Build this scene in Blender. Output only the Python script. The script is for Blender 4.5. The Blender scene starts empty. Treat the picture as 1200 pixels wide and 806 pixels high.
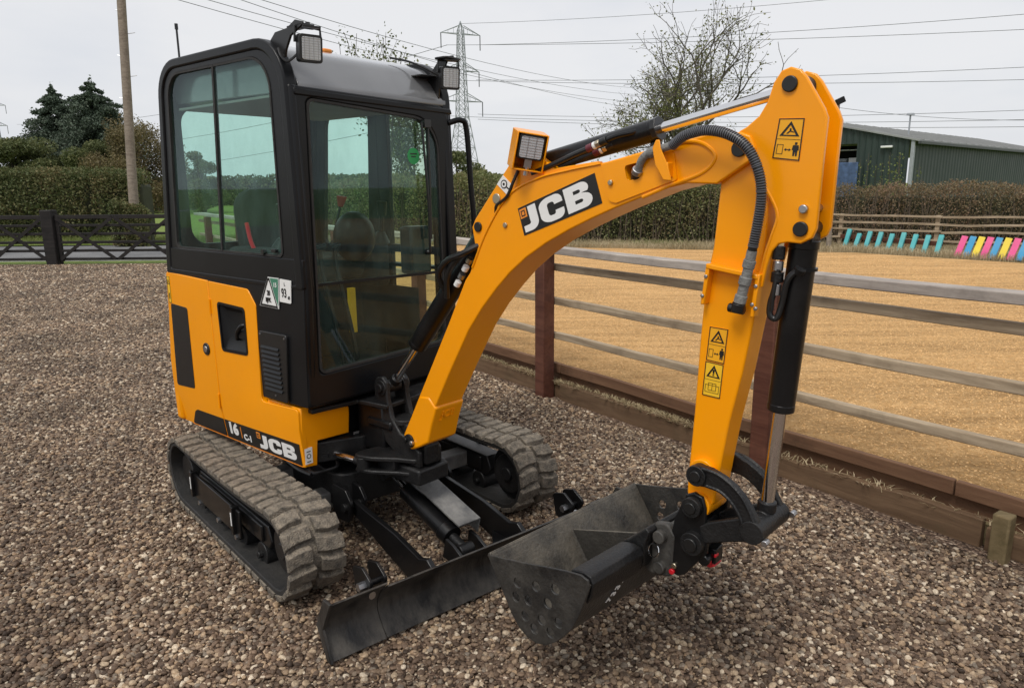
import bpy, bmesh, math, random
import numpy as np
from mathutils import Vector, Matrix
from mathutils import noise as mnoise
random.seed(7); rng = np.random.default_rng(7)
S = bpy.context.scene
COL = S.collection
R = math.radians

# ------------------------------------------------------------------ camera, world, sun
cam_d = bpy.data.cameras.new('camera'); cam = bpy.data.objects.new('camera', cam_d); COL.objects.link(cam)
PIT = math.atan(185/850); ROLL = 0.0087
fw = Vector((0, math.cos(PIT), -math.sin(PIT))); r0 = Vector((1, 0, 0)); u0 = Vector((0, math.sin(PIT), math.cos(PIT)))
cr, sr = math.cos(ROLL), math.sin(ROLL)
rr = cr*r0 - sr*u0; uu = cr*u0 + sr*r0
M = Matrix(((rr.x, uu.x, -fw.x), (rr.y, uu.y, -fw.y), (rr.z, uu.z, -fw.z))).to_4x4()
M.translation = Vector((0, 0, 1.6)); cam.matrix_world = M
cam_d.sensor_width = 36; cam_d.lens = 36*850/1200; cam_d.clip_end = 3000; cam_d.clip_start = .05
S.camera = cam
S.view_settings.view_transform = 'Standard'; S.view_settings.look = 'None'; S.view_settings.gamma = 1
S.view_settings.exposure = 0.45

SUN_EL, SUN_AZ = R(58), R(212)      # azimuth clockwise from +Y
world = bpy.data.worlds.new("World"); S.world = world; world.use_nodes = True
nt = world.node_tree; nt.nodes.clear()
out = nt.nodes.new('ShaderNodeOutputWorld'); mixs = nt.nodes.new('ShaderNodeMixShader')
b1 = nt.nodes.new('ShaderNodeBackground'); b2 = nt.nodes.new('ShaderNodeBackground')
sky = nt.nodes.new('ShaderNodeTexSky'); sky.sky_type = 'NISHITA'; sky.sun_disc = False
sky.sun_elevation = SUN_EL; sky.sun_rotation = SUN_AZ; sky.dust_density = 2
nt.links.new(sky.outputs[0], b1.inputs[0]); b1.inputs[1].default_value = .1
tc = nt.nodes.new('ShaderNodeTexCoord'); mp = nt.nodes.new('ShaderNodeMapping'); mp.inputs['Scale'].default_value = (1, 1, 3.2)
nz = nt.nodes.new('ShaderNodeTexNoise'); nz.inputs['Scale'].default_value = 1.7; nz.inputs['Detail'].default_value = 5; nz.inputs['Roughness'].default_value = .55
rp = nt.nodes.new('ShaderNodeValToRGB')
rp.color_ramp.elements[0].position = .33; rp.color_ramp.elements[0].color = (.70, .73, .79, 1)
rp.color_ramp.elements[1].position = .62; rp.color_ramp.elements[1].color = (.86, .86, .875, 1)
nt.links.new(tc.outputs['Generated'], mp.inputs[0]); nt.links.new(mp.outputs[0], nz.inputs['Vector'])
nt.links.new(nz.outputs['Fac'], rp.inputs[0]); nt.links.new(rp.outputs[0], b2.inputs[0]); b2.inputs[1].default_value = .725
mixs.inputs[0].default_value = .93
nt.links.new(b1.outputs[0], mixs.inputs[1]); nt.links.new(b2.outputs[0], mixs.inputs[2]); nt.links.new(mixs.outputs[0], out.inputs[0])
sun_d = bpy.data.lights.new('sun', 'SUN'); sun = bpy.data.objects.new('sun', sun_d); COL.objects.link(sun)
sun_d.energy = 1.5; sun_d.angle = R(22); sun_d.color = (1, .96, .9)
sd = Vector((math.sin(SUN_AZ)*math.cos(SUN_EL), math.cos(SUN_AZ)*math.cos(SUN_EL), math.sin(SUN_EL)))
sun.rotation_euler = sd.to_track_quat('Z', 'Y').to_euler()

# ------------------------------------------------------------------ materials
MATS = {}
def base(name):
    m = bpy.data.materials.new(name); m.use_nodes = True; MATS[name] = m
    return m, m.node_tree.nodes, m.node_tree.links, m.node_tree.nodes['Principled BSDF']
def N(nodes, t, **k):
    n = nodes.new(t)
    for a, v in k.items():
        if a in n.inputs: n.inputs[a].default_value = v
        else: setattr(n, a, v)
    return n
def ramp(nodes, stops, interp='LINEAR'):
    r = nodes.new('ShaderNodeValToRGB'); cr_ = r.color_ramp; cr_.interpolation = interp
    while len(cr_.elements) > 1: cr_.elements.remove(cr_.elements[0])
    cr_.elements[0].position = stops[0][0]; cr_.elements[0].color = (*stops[0][1], 1)
    for p_, c_ in stops[1:]:
        e = cr_.elements.new(p_); e.color = (*c_, 1)
    return r
def mat(name, col, rough=.5, metal=0, coat=0, var=.12, vscale=6, bump=0, bscale=60, dust=0, dustcol=(.22, .19, .15), dscale=3, spec=.5, dust_up=0, stretch=None):
    """general paint / metal / rubber: colour with slight variation, optional dust in blotches, fine bump"""
    m, n, l, b = base(name)
    t = n.new('ShaderNodeTexCoord'); vec = t.outputs['Object']
    if stretch:
        mpp = n.new('ShaderNodeMapping'); mpp.inputs['Scale'].default_value = stretch; l.new(vec, mpp.inputs[0]); vec = mpp.outputs[0]
    nz_ = N(n, 'ShaderNodeTexNoise', Scale=vscale, Detail=5.0); l.new(vec, nz_.inputs['Vector'])
    rp_ = ramp(n, [(.3, tuple(c*(1-var) for c in col)), (.7, tuple(min(1, c*(1+var)) for c in col))]); l.new(nz_.outputs['Fac'], rp_.inputs[0])
    colout = rp_.outputs[0]
    rsock = None
    if dust:
        d1 = N(n, 'ShaderNodeTexNoise', Scale=dscale, Detail=8.0, Roughness=.7); l.new(vec, d1.inputs['Vector'])
        dr = ramp(n, [(.5-.22*dust, (0, 0, 0)), (.78-.15*dust, (1, 1, 1))]); l.new(d1.outputs['Fac'], dr.inputs[0])
        fac = n.new('ShaderNodeMath'); fac.operation = 'MULTIPLY'; l.new(dr.outputs[0], fac.inputs[0]); fac.inputs[1].default_value = min(1, dust)
        f = fac.outputs[0]
        if dust_up:
            g = n.new('ShaderNodeNewGeometry'); sx = n.new('ShaderNodeSeparateXYZ'); l.new(g.outputs['Normal'], sx.inputs[0])
            mr = N(n, 'ShaderNodeMapRange'); mr.inputs[1].default_value = -.2; mr.inputs[2].default_value = .9; mr.inputs[3].default_value = 1-dust_up; mr.inputs[4].default_value = 1
            l.new(sx.outputs['Z'], mr.inputs[0]); f2 = n.new('ShaderNodeMath'); f2.operation = 'MULTIPLY'; l.new(f, f2.inputs[0]); l.new(mr.outputs[0], f2.inputs[1]); f = f2.outputs[0]
        mx = n.new('ShaderNodeMix'); mx.data_type = 'RGBA'; l.new(f, mx.inputs[0]); l.new(colout, mx.inputs[6]); mx.inputs[7].default_value = (*dustcol, 1)
        colout = mx.outputs[2]
        rm = N(n, 'ShaderNodeMapRange'); l.new(f, rm.inputs[0]); rm.inputs[3].default_value = rough; rm.inputs[4].default_value = .85; rsock = rm.outputs[0]
    l.new(colout, b.inputs['Base Color'])
    if rsock: l.new(rsock, b.inputs['Roughness'])
    else:
        rm = N(n, 'ShaderNodeMapRange'); l.new(nz_.outputs['Fac'], rm.inputs[0]); rm.inputs[3].default_value = max(.02, rough*.8); rm.inputs[4].default_value = min(1, rough*1.25); l.new(rm.outputs[0], b.inputs['Roughness'])
    b.inputs['Metallic'].default_value = metal; b.inputs['Coat Weight'].default_value = coat; b.inputs['Coat Roughness'].default_value = .12
    b.inputs['Specular IOR Level'].default_value = spec
    if bump:
        n2 = N(n, 'ShaderNodeTexNoise', Scale=bscale, Detail=4.0); l.new(vec, n2.inputs['Vector'])
        bp = N(n, 'ShaderNodeBump', Strength=bump, Distance=.01); l.new(n2.outputs['Fac'], bp.inputs['Height']); l.new(bp.outputs[0], b.inputs['Normal'])
    return m
YEL = mat('yellow_paint', (.95, .34, .0), .30, coat=.22, var=.03, vscale=3, bump=.05, bscale=30, dust=.05, dustcol=(.45, .26, .10), dscale=11, spec=.3)
YELD = mat('yellow_label', (.88, .52, .02), .45, var=.02)
BLK = mat('black_paint', (.006, .006, .0065), .3, coat=.1, var=.3, dust=.2, dustcol=(.03, .028, .026), dscale=7, bump=.05, bscale=90, spec=.3)
BLKM = mat('black_cast', (.009, .009, .0095), .42, var=.3, dust=.3, dustcol=(.04, .037, .033), dscale=9, bump=.25, bscale=120, spec=.35)
BLKF = mat('black_frame', (.0055, .006, .007), .36, var=.15, dust=.1, dustcol=(.02, .02, .022), bump=.06, bscale=140, spec=.28)
GREYP = mat('roof_plastic', (.15, .153, .158), .2, coat=.9, var=.08)
HEADL = mat('headliner', (.22, .23, .21), .9, var=.1, bump=.1)
CHROME = mat('chrome', (.75, .75, .76), .12, metal=1, var=.02)
STEEL = mat('steel', (.45, .45, .46), .35, metal=1, var=.15, dust=.15)
DUSTM = mat('dusty_metal', (.08, .08, .08), .55, var=.25, dust=.8, dustcol=(.27, .26, .24), dscale=8, bump=.2)
BUCK = mat('worn_bucket', (.026, .0255, .025), .36, metal=.25, var=.4, vscale=9, dust=.85, dustcol=(.23, .20, .155), dscale=6, bump=.3, bscale=80, dust_up=.92)
BLADE = mat('worn_blade', (.018, .017, .0165), .42, metal=.2, var=.35, dust=.6, dustcol=(.14, .125, .105), dscale=12, bump=.25, bscale=70, stretch=(1, 1, .28))
RUB = mat('rubber', (.016, .0155, .015), .7, var=.25, dust=.35, dustcol=(.07, .062, .052), dscale=9, bump=.3, bscale=90)
LUG = mat('dusty_rubber', (.06, .054, .046), .9, var=.35, vscale=24, dust=.85, dustcol=(.36, .30, .225), dscale=34, bump=1.0, bscale=150, dust_up=.45)
HOSE = mat('black_hose', (.012, .012, .012), .35, var=.2)
HOSEG = mat('grey_sleeve', (.20, .20, .19), .7, var=.25, vscale=60, bump=.4, bscale=200)
LENS = mat('lamp_lens', (.62, .64, .66), .12, var=.1, coat=.8)
WHITE = mat('white_vinyl', (.8, .8, .78), .4, var=.03)
BLKV = mat('black_vinyl', (.010, .010, .010), .35, var=.1)
ORV = mat('orange_vinyl', (.85, .28, .03), .4, var=.05)
GRNV = mat('green_vinyl', (.06, .22, .14), .4, var=.1)
GRNS = mat('green_sticker', (.02, .30, .08), .5, var=.1)
RED = mat('red_paint', (.55, .01, .02), .35, var=.1)
REDD = mat('red_knob', (.40, .05, .035), .5, var=.1)
SEAT = mat('seat_fabric', (.02, .021, .022), .8, var=.2, bump=.2)
PINKV = mat('maroon_fitting', (.12, .02, .03), .4, var=.2)
BRASS = mat('fitting_metal', (.5, .44, .33), .35, metal=1, var=.1)

def glass(name, tint, gl=.10):
    m, n, l, b = base(name); n.remove(b)
    o = n['Material Output']; tr = n.new('ShaderNodeBsdfTransparent'); tr.inputs[0].default_value = (*tint, 1)
    g = N(n, 'ShaderNodeBsdfGlossy', Roughness=.02); g.inputs[0].default_value = (.62, .70, .74, 1)
    df = n.new('ShaderNodeBsdfDiffuse'); df.inputs[0].default_value = (.30, .48, .45, 1)  # teal diffuse tone paints the milky reflected haze into the panes
    fr = N(n, 'ShaderNodeFresnel', IOR=1.5); gb = n.new('ShaderNodeNewGeometry'); iv = n.new('ShaderNodeMath'); iv.operation = 'SUBTRACT'; iv.inputs[0].default_value = 1; l.new(gb.outputs['Backfacing'], iv.inputs[1]); fm = n.new('ShaderNodeMath'); fm.operation = 'MULTIPLY'; l.new(fr.outputs[0], fm.inputs[0]); l.new(iv.outputs[0], fm.inputs[1])
    mx = n.new('ShaderNodeMixShader'); l.new(fm.outputs[0], mx.inputs[0]); l.new(tr.outputs[0], mx.inputs[1]); l.new(g.outputs[0], mx.inputs[2])
    t = n.new('ShaderNodeTexCoord'); mpp = n.new('ShaderNodeMapping'); mpp.inputs['Scale'].default_value = (3, 3, 1.2); l.new(t.outputs['Object'], mpp.inputs[0])
    nz_ = N(n, 'ShaderNodeTexNoise', Scale=1.6, Detail=7.0, Roughness=.7); l.new(mpp.outputs[0], nz_.inputs['Vector'])
    mr = N(n, 'ShaderNodeMapRange'); mr.inputs[1].default_value = .42; mr.inputs[2].default_value = .8; mr.inputs[3].default_value = gl*.12; mr.inputs[4].default_value = gl; l.new(nz_.outputs['Fac'], mr.inputs[0])
    m2 = n.new('ShaderNodeMixShader'); l.new(mr.outputs[0], m2.inputs[0]); l.new(mx.outputs[0], m2.inputs[1]); l.new(df.outputs[0], m2.inputs[2]); l.new(m2.outputs[0], o.inputs[0])
    return m
GLS = glass('tinted_glass', (.86, .965, .93), .085)
GLC = glass('clear_glass', (.90, .93, .86), .05)

def wood(name, c1, c2, rough=.8, dark=None, sc=14):
    m, n, l, b = base(name)
    t = n.new('ShaderNodeTexCoord'); mpp = n.new('ShaderNodeMapping'); mpp.inputs['Scale'].default_value = (1.2, 14, 14); l.new(t.outputs['Object'], mpp.inputs[0])
    oi = n.new('ShaderNodeObjectInfo'); ad = n.new('ShaderNodeVectorMath'); l.new(mpp.outputs[0], ad.inputs[0]); cb = n.new('ShaderNodeCombineXYZ'); ml = n.new('ShaderNodeMath'); ml.operation = 'MULTIPLY'; ml.inputs[1].default_value = 37; l.new(oi.outputs['Random'], ml.inputs[0]); l.new(ml.outputs[0], cb.inputs[0]); l.new(ml.outputs[0], cb.inputs[1]); l.new(cb.outputs[0], ad.inputs[1])
    nz_ = N(n, 'ShaderNodeTexNoise', Scale=1.4*sc/14, Detail=9.0, Roughness=.68, Distortion=.6); l.new(ad.outputs[0], nz_.inputs['Vector'])
    rp_ = ramp(n, [(.3, c1), (.68, c2)]); l.new(nz_.outputs['Fac'], rp_.inputs[0])
    n3 = N(n, 'ShaderNodeTexNoise', Scale=3.0, Detail=6.0, Roughness=.7); l.new(t.outputs['Object'], n3.inputs['Vector'])
    r3 = ramp(n, [(.52, (0, 0, 0)), (.72, (1, 1, 1))]); l.new(n3.outputs['Fac'], r3.inputs[0])
    mx = n.new('ShaderNodeMix'); mx.data_type = 'RGBA'; ms = n.new('ShaderNodeMath'); ms.operation = 'MULTIPLY'; ms.inputs[1].default_value = .55; l.new(r3.outputs[0], ms.inputs[0]); l.new(ms.outputs[0], mx.inputs[0]); l.new(rp_.outputs[0], mx.inputs[6])
    mx.inputs[7].default_value = (*(dark or tuple(c*.5 for c in c1)), 1)
    l.new(mx.outputs[2], b.inputs['Base Color']); b.inputs['Roughness'].default_value = rough; b.inputs['Specular IOR Level'].default_value = .25
    bp = N(n, 'ShaderNodeBump', Strength=.5, Distance=.006); l.new(nz_.outputs['Fac'], bp.inputs['Height']); l.new(bp.outputs[0], b.inputs['Normal'])
    return m
W_RAIL = wood('weathered_rail', (.20, .145, .09), (.50, .40, .28))
W_CAP = wood('grey_cap_rail', (.27, .235, .21), (.52, .46, .40))
W_POST = wood('stained_post', (.075, .026, .017), (.15, .06, .038), .6, dark=(.04, .018, .014))
W_BOARD = wood('brown_kickboard', (.10, .050, .028), (.19, .105, .06), dark=(.05, .03, .02))
W_SLEEP = wood('sleeper_wood', (.085, .05, .028), (.19, .12, .07), dark=(.075, .06, .03))
W_BLACK = wood('black_stained_wood', (.010, .009, .009), (.03, .026, .024), .7)
W_POLE = wood('pole_wood', (.17, .135, .105), (.33, .28, .22))
W_STUB = wood('mossy_stub', (.10, .075, .035), (.20, .15, .08), dark=(.06, .06, .02))

def foliage(name, cols, rough=.6, trans=.25):
    m, n, l, b = base(name); g = n.new('ShaderNodeNewGeometry'); t = n.new('ShaderNodeTexCoord')
    st = [(i/(max(1, len(cols)-1)), c) for i, c in enumerate(cols)]
    rp_ = ramp(n, st)
    nz_ = N(n, 'ShaderNodeTexNoise', Scale=.9, Detail=3.0); l.new(t.outputs['Object'], nz_.inputs['Vector'])
    ad = n.new('ShaderNodeMath'); ad.operation = 'MULTIPLY_ADD'; ad.inputs[1].default_value = .55; l.new(g.outputs['Random Per Island'], ad.inputs[0])
    sc = N(n, 'ShaderNodeMapRange'); sc.inputs[1].default_value = .3; sc.inputs[2].default_value = .7; sc.inputs[3].default_value = 0; sc.inputs[4].default_value = .45; l.new(nz_.outputs['Fac'], sc.inputs[0]); l.new(sc.outputs[0], ad.inputs[2])
    l.new(ad.outputs[0], rp_.inputs[0]); l.new(rp_.outputs[0], b.inputs['Base Color']); b.inputs['Roughness'].default_value = rough; b.inputs['Specular IOR Level'].default_value = .3
    o = n['Material Output']; tl = n.new('ShaderNodeBsdfTranslucent'); l.new(rp_.outputs[0], tl.inputs[0]); mx = n.new('ShaderNodeMixShader'); mx.inputs[0].default_value = trans
    l.new(b.outputs[0], mx.inputs[1]); l.new(tl.outputs[0], mx.inputs[2]); l.new(mx.outputs[0], o.inputs[0])
    return m
F_HEDL = foliage('hedge_leaves', [(.05, .07, .025), (.095, .12, .04), (.15, .145, .06), (.26, .19, .09)])
F_HEDC = foliage('scrub_leaves', [(.085, .11, .035), (.16, .185, .065), (.25, .235, .11), (.27, .16, .085)])
F_HEDR = foliage('autumn_hedge_leaves', [(.085, .09, .04), (.17, .14, .07), (.27, .19, .11), (.30, .165, .115)])
F_CON = foliage('conifer_needles', [(.045, .065, .045), (.08, .11, .075), (.13, .16, .11)], trans=.1)
F_DEC = foliage('broad_leaves', [(.06, .08, .03), (.12, .14, .055), (.21, .20, .08)])
F_BIR = foliage('birch_leaves', [(.09, .085, .04), (.16, .13, .06), (.22, .16, .08)])
F_ASH = foliage('sparse_leaves', [(.10, .13, .04), (.18, .19, .07), (.24, .20, .09)])
F_GRASS = foliage('grass_blades', [(.10, .14, .03), (.18, .22, .06), (.30, .27, .12)])
F_DRY = foliage('dry_grass', [(.26, .21, .11), (.46, .37, .22), (.62, .51, .34)])
BARK = mat('bark', (.10, .085, .07), .9, var=.3, vscale=4, bump=.5, bscale=20)
GALV = mat('galvanised_steel', (.30, .32, .34), .6, var=.1)
WIREM = mat('cable', (.10, .105, .11), .6, var=.05)
CLAD = mat('green_cladding', (.024, .040, .034), .5, var=.08, vscale=.8)
ROOFG = mat('fibre_roof', (.27, .275, .27), .8, var=.12, vscale=1)
DARKI = mat('dark_interior', (.02, .02, .02), .9)

# ------------------------------------------------------------------ frames and mesh helpers
class Fr:
    def __init__(s, x, y, deg): s.M = Matrix.Translation((x, y, 0)) @ Matrix.Rotation(R(deg), 4, 'Z')
OX, OY = -.8013, 3.4912
K = Fr(OX, OY, -40); U = Fr(OX, OY, -49); B = Fr(-.4255, 2.9084, -42.5)
G = Fr(.9196, 4.678, -54); W = Fr(0, 0, 0)
ROOTM = K.M

def link(o, parent=None):
    COL.objects.link(o)
    if parent: o.parent = parent
    return o
def empty(name, M_, label, cat, group=None):
    o = bpy.data.objects.new(name, None); o.matrix_world = M_; o.empty_display_size = .2; COL.objects.link(o)
    o['label'] = label; o['category'] = cat
    if group: o['group'] = group
    return o
def tag(o, label=None, cat=None, group=None, kind=None):
    for k_, v in (('label', label), ('category', cat), ('group', group), ('kind', kind)):
        if v: o[k_] = v
    return o
def obj(name, bm, m, parent=None, frame=None, bevel=0, seg=2, smooth=35, rootM=None, label=None):
    me = bpy.data.meshes.new(name); bmesh.ops.recalc_face_normals(bm, faces=bm.faces); bm.to_mesh(me); bm.free()
    if frame is not None:
        X = frame.M
        if parent is not None: X = (rootM if rootM is not None else ROOTM).inverted() @ X
        me.transform(X)
    for mm in (m if isinstance(m, (list, tuple)) else [m]): me.materials.append(mm)
    me.shade_smooth(); me.set_sharp_from_angle(angle=R(smooth))
    o = bpy.data.objects.new(name, me); link(o, parent)
    if bevel:
        md = o.modifiers.new('bevel', 'BEVEL'); md.width = bevel; md.segments = seg; md.limit_method = 'ANGLE'; md.angle_limit = R(38)
    if label: o['label'] = label
    return o
def nb(): return bmesh.new()
def box(bm, x0, x1, y0, y1, z0, z1, M_=None):
    vs = [bm.verts.new((x, y, z)) for x in (x0, x1) for y in (y0, y1) for z in (z0, z1)]
    if M_: bmesh.ops.transform(bm, matrix=M_, verts=vs)
    for f in ((0, 1, 3, 2), (4, 6, 7, 5), (0, 4, 5, 1), (2, 3, 7, 6), (0, 2, 6, 4), (1, 5, 7, 3)): bm.faces.new([vs[i] for i in f])
    return vs
def P3(u, v, w, ax):
    return (u, w, v) if ax == 'y' else ((w, u, v) if ax == 'x' else (u, v, w))
def prism(bm, pts, w0, w1, ax='y', mi=0):
    """2-D outline extruded: ax 'y': pts are (x,z); ax 'x': pts are (y,z); ax 'z': pts are (x,y)"""
    a = [bm.verts.new(P3(u, v, w0, ax)) for u, v in pts]; b = [bm.verts.new(P3(u, v, w1, ax)) for u, v in pts]
    n = len(pts); fs = [bm.faces.new(a), bm.faces.new(b[::-1])]
    for i in range(n): fs.append(bm.faces.new((a[i], b[i], b[(i+1) % n], a[(i+1) % n])))
    for f in fs: f.material_index = mi
    return a+b
def rpoly(corners, radii, n=6):
    """corner polygon with rounded corners, n+1 points per corner"""
    out_ = []; c = [Vector(q) for q in corners]; L = len(c)
    if not isinstance(radii, (list, tuple)): radii = [radii]*L
    for i in range(L):
        p, a, b = c[i], c[i-1], c[(i+1) % L]; da = (a-p).normalized(); db = (b-p).normalized()
        ang = da.angle(db); r_ = max(radii[i], 1e-4); d = min(r_/math.tan(ang/2), (a-p).length*.49, (b-p).length*.49); r_ = d*math.tan(ang/2)
        bis = (da+db).normalized(); ce = p+bis*(r_/math.sin(ang/2)); s0 = p+da*d-ce; s1 = p+db*d-ce
        a0 = math.atan2(s0.y, s0.x); a1 = math.atan2(s1.y, s1.x); dd = (a1-a0+math.pi) % (2*math.pi)-math.pi
        for k_ in range(n+1):
            t = a0+dd*k_/n; out_.append((ce.x+r_*math.cos(t), ce.y+r_*math.sin(t)))
    return out_
def ring(bm, outer, inner, w0, w1, ax='y'):
    n = len(outer); V = [[bm.verts.new(P3(u, v, w, ax)) for u, v in L] for L in (outer, inner) for w in (w0, w1)]
    o0, o1, i0, i1 = V
    for k_ in range(n):
        j = (k_+1) % n
        for q in ((o0[k_], o0[j], i0[j], i0[k_]), (o1[k_], i1[k_], i1[j], o1[j]), (o0[k_], o1[k_], o1[j], o0[j]), (i0[k_], i0[j], i1[j], i1[k_])): bm.faces.new(q)
def cyl(bm, p0, p1, r0, r1=None, seg=20, cap=True, mi=0):
    p0, p1 = Vector(p0), Vector(p1); r1 = r0 if r1 is None else r1; d = (p1-p0).normalized()
    q = d.to_track_quat('Z', 'Y').to_matrix(); a = []; b = []
    for i in range(seg):
        t = 2*math.pi*i/seg; v = q @ Vector((math.cos(t), math.sin(t), 0)); a.append(bm.verts.new(p0+v*r0)); b.append(bm.verts.new(p1+v*r1))
    fs = [bm.faces.new((a[i], a[(i+1) % seg], b[(i+1) % seg], b[i])) for i in range(seg)]
    if cap: fs += [bm.faces.new(a[::-1]), bm.faces.new(b)]
    for f in fs: f.material_index = mi
def catmull(pts, n=8):
    p = [Vector(q) for q in pts]; p = [2*p[0]-p[1]]+p+[2*p[-1]-p[-2]]; out_ = []
    for i in range(1, len(p)-2):
        for k_ in range(n):
            t = k_/n; a, b, c, d = p[i-1], p[i], p[i+1], p[i+2]
            out_.append(.5*((2*b)+(c-a)*t+(2*a-5*b+4*c-d)*t*t+(3*b-a-3*c+d)*t**3))
    out_.append(p[-2]); return out_
def tube(bm, pts, r, seg=10, smooth=6, rfun=None, cap=True):
    pts = catmull(pts, smooth) if smooth else [Vector(q) for q in pts]
    rings_ = []; up = None
    for i, p in enumerate(pts):
        d = (pts[min(i+1, len(pts)-1)]-pts[max(i-1, 0)]).normalized()
        if up is None: up = d.orthogonal().normalized()
        up = (up-d*up.dot(d)).normalized(); s = d.cross(up); rr_ = rfun(i/(len(pts)-1)) if rfun else r
        rings_.append([bm.verts.new(p+(up*math.cos(2*math.pi*k_/seg)+s*math.sin(2*math.pi*k_/seg))*rr_) for k_ in range(seg)])
    for a, b in zip(rings_, rings_[1:]):
        for k_ in range(seg): bm.faces.new((a[k_], a[(k_+1) % seg], b[(k_+1) % seg], b[k_]))
    if cap: bm.faces.new(rings_[0][::-1]); bm.faces.new(rings_[-1])
def resamp(pts, step):
    pts = [Vector(p) for p in pts]; out_ = [pts[0]]; acc = 0
    for a, b in zip(pts, pts[1:]):
        L = (b-a).length; d = step-acc
        while d < L: out_.append(a+(b-a)*(d/L)); d += step
        acc = L-(d-step)
    return out_
def cut(o, cutters):
    """subtract a list of bmesh solids (in the object's own mesh space) and keep the result as the mesh"""
    for bm in cutters:
        me = bpy.data.meshes.new('tmp'); bmesh.ops.recalc_face_normals(bm, faces=bm.faces); bm.to_mesh(me); bm.free()
        t = bpy.data.objects.new('tmp', me); COL.objects.link(t); t.parent = o.parent; md = o.modifiers.new('cut', 'BOOLEAN'); md.operation = 'DIFFERENCE'; md.solver = 'EXACT'; md.object = t
        
        for q in o.modifiers: q.show_viewport = q.name == 'cut'
        dg = bpy.context.evaluated_depsgraph_get(); dg.update(); new = bpy.data.meshes.new_from_object(o.evaluated_get(dg)); o.modifiers.remove(md); o.data = new; bev = [setattr(q, 'show_viewport', True) for q in o.modifiers]; bpy.data.objects.remove(t)
        o.data.shade_smooth(); o.data.set_sharp_from_angle(angle=R(35))
def to_local(bm, frame): bmesh.ops.transform(bm, matrix=ROOTM.inverted() @ frame.M, verts=bm.verts); return bm
def text_bm(s, size, bold=0, shear=0, ext=.0006, spacing=1.0):
    cu = bpy.data.curves.new('txt', 'FONT'); cu.body = s; cu.size = size; cu.offset = bold; cu.shear = shear; cu.extrude = ext; cu.align_x = 'CENTER'; cu.align_y = 'CENTER'; cu.space_character = spacing; cu.resolution_u = 3
    o = bpy.data.objects.new('txt', cu); COL.objects.link(o); dg = bpy.context.evaluated_depsgraph_get(); me = bpy.data.meshes.new_from_object(o.evaluated_get(dg)); bpy.data.objects.remove(o)
    bm = bmesh.new(); bm.from_mesh(me); bpy.data.meshes.remove(me); return bm
def wall_M(x, y, z, rot=0, ax='y', sx=1, shear=0):
    """places text drawn in XY onto a vertical plane facing -y (ax 'y') or +x (ax 'x')"""
    T = Matrix.Translation((x, y, z))
    F = Matrix(((1, 0, 0, 0), (0, 0, -1, 0), (0, 1, 0, 0), (0, 0, 0, 1))) if ax == 'y' else Matrix(((0, 0, 1, 0), (1, 0, 0, 0), (0, 1, 0, 0), (0, 0, 0, 1)))
    return T @ F @ Matrix.Rotation(R(rot), 4, 'Z') @ Matrix.Shear('XY', 4, (0, 0)) @ Matrix.Diagonal((sx, 1, 1, 1))
def text(name, s, size, x, y, z, m, parent, frame, bold=0, rot=0, ax='y', sx=1, shear=0, ext=.0006, spacing=1.0):
    bm = text_bm(s, size, bold, shear, ext, spacing); bmesh.ops.transform(bm, matrix=wall_M(x, y, z, rot, ax, sx), verts=bm.verts)
    return obj(name, bm, m, parent, frame)
def letters(bm, w, h, Mx):
    """heavy rounded J C B lettering, total width w, height h, drawn from outlines, placed by Mx"""
    def C(cx, cy, rx, ry, a0, a1, n=8): return [(cx+rx*math.cos(R(a0+(a1-a0)*i/n)), cy+ry*math.sin(R(a0+(a1-a0)*i/n))) for i in range(n+1)]
    J = [(.30, 1.0), (.62, 1.0)]+[(.62, .38)]+C(.30, .34, .32, .34, 0, -90)+[(0, 0), (0, .27)]+[(.18, .27)]+C(.22, .36, .09, .09, -90, 0)+[(.30, .40)]
    Cc = C(.42, .68, .42, .32, 90, 180)+C(.42, .32, .42, .32, 180, 270)+C(.66, .26, .26, .26, 270, 360)+[(.92, .38), (.60, .38)]+C(.52, .34, .08, .10, 0, -90)+C(.42, .36, .10, .12, 270, 180)+C(.42, .64, .10, .12, 180, 90)+C(.52, .66, .08, .10, 90, 0)+[(.60, .62), (.92, .62)]+C(.66, .74, .26, .26, 0, 90)
    Bo = [(0, 0)]+C(.66, .27, .27, .27, -90, 60)+C(.62, .74, .26, .26, -60, 90)+[(0, 1)]
    H1 = [(.32, .22)]+C(.54, .30, .08, .08, -90, 90, 4)+[(.32, .38)]
    H2 = [(.32, .60)]+C(.52, .68, .08, .08, -90, 90, 4)+[(.32, .76)]
    def put(pl, ox, holes=()):
        sx = w/2.68; vs = prism(bm, [((x+ox)*sx, y*h) for x, y in pl], 0, .0012, 'z')
        bmesh.ops.transform(bm, matrix=Mx, verts=vs)
    put(J, 0); put(Cc, .72)
    # B as pieces round its two counters
    sx = w/2.68; ox = 1.74
    def piece(pl): vs = prism(bm, [((x+ox)*sx, y*h) for x, y in pl], 0, .0012, 'z'); bmesh.ops.transform(bm, matrix=Mx, verts=vs)
    piece([(0, 0), (.32, 0), (.32, 1), (0, 1)])
    piece([(.3205, 0)]+C(.66, .28, .28, .28, -90, 70, 10)+[(.60, .60), (.3205, .60), (.3205, .38)]+C(.55, .31, .07, .07, 90, -90, 4)+[(.3205, .24)])
    piece([(.3205, .6005), (.64, .6005)]+C(.62, .75, .27, .25, -36, 90, 8)+[(.3205, 1), (.3205, .76)]+C(.52, .69, .07, .07, 90, -90, 4)+[(.3205, .62)])
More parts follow.
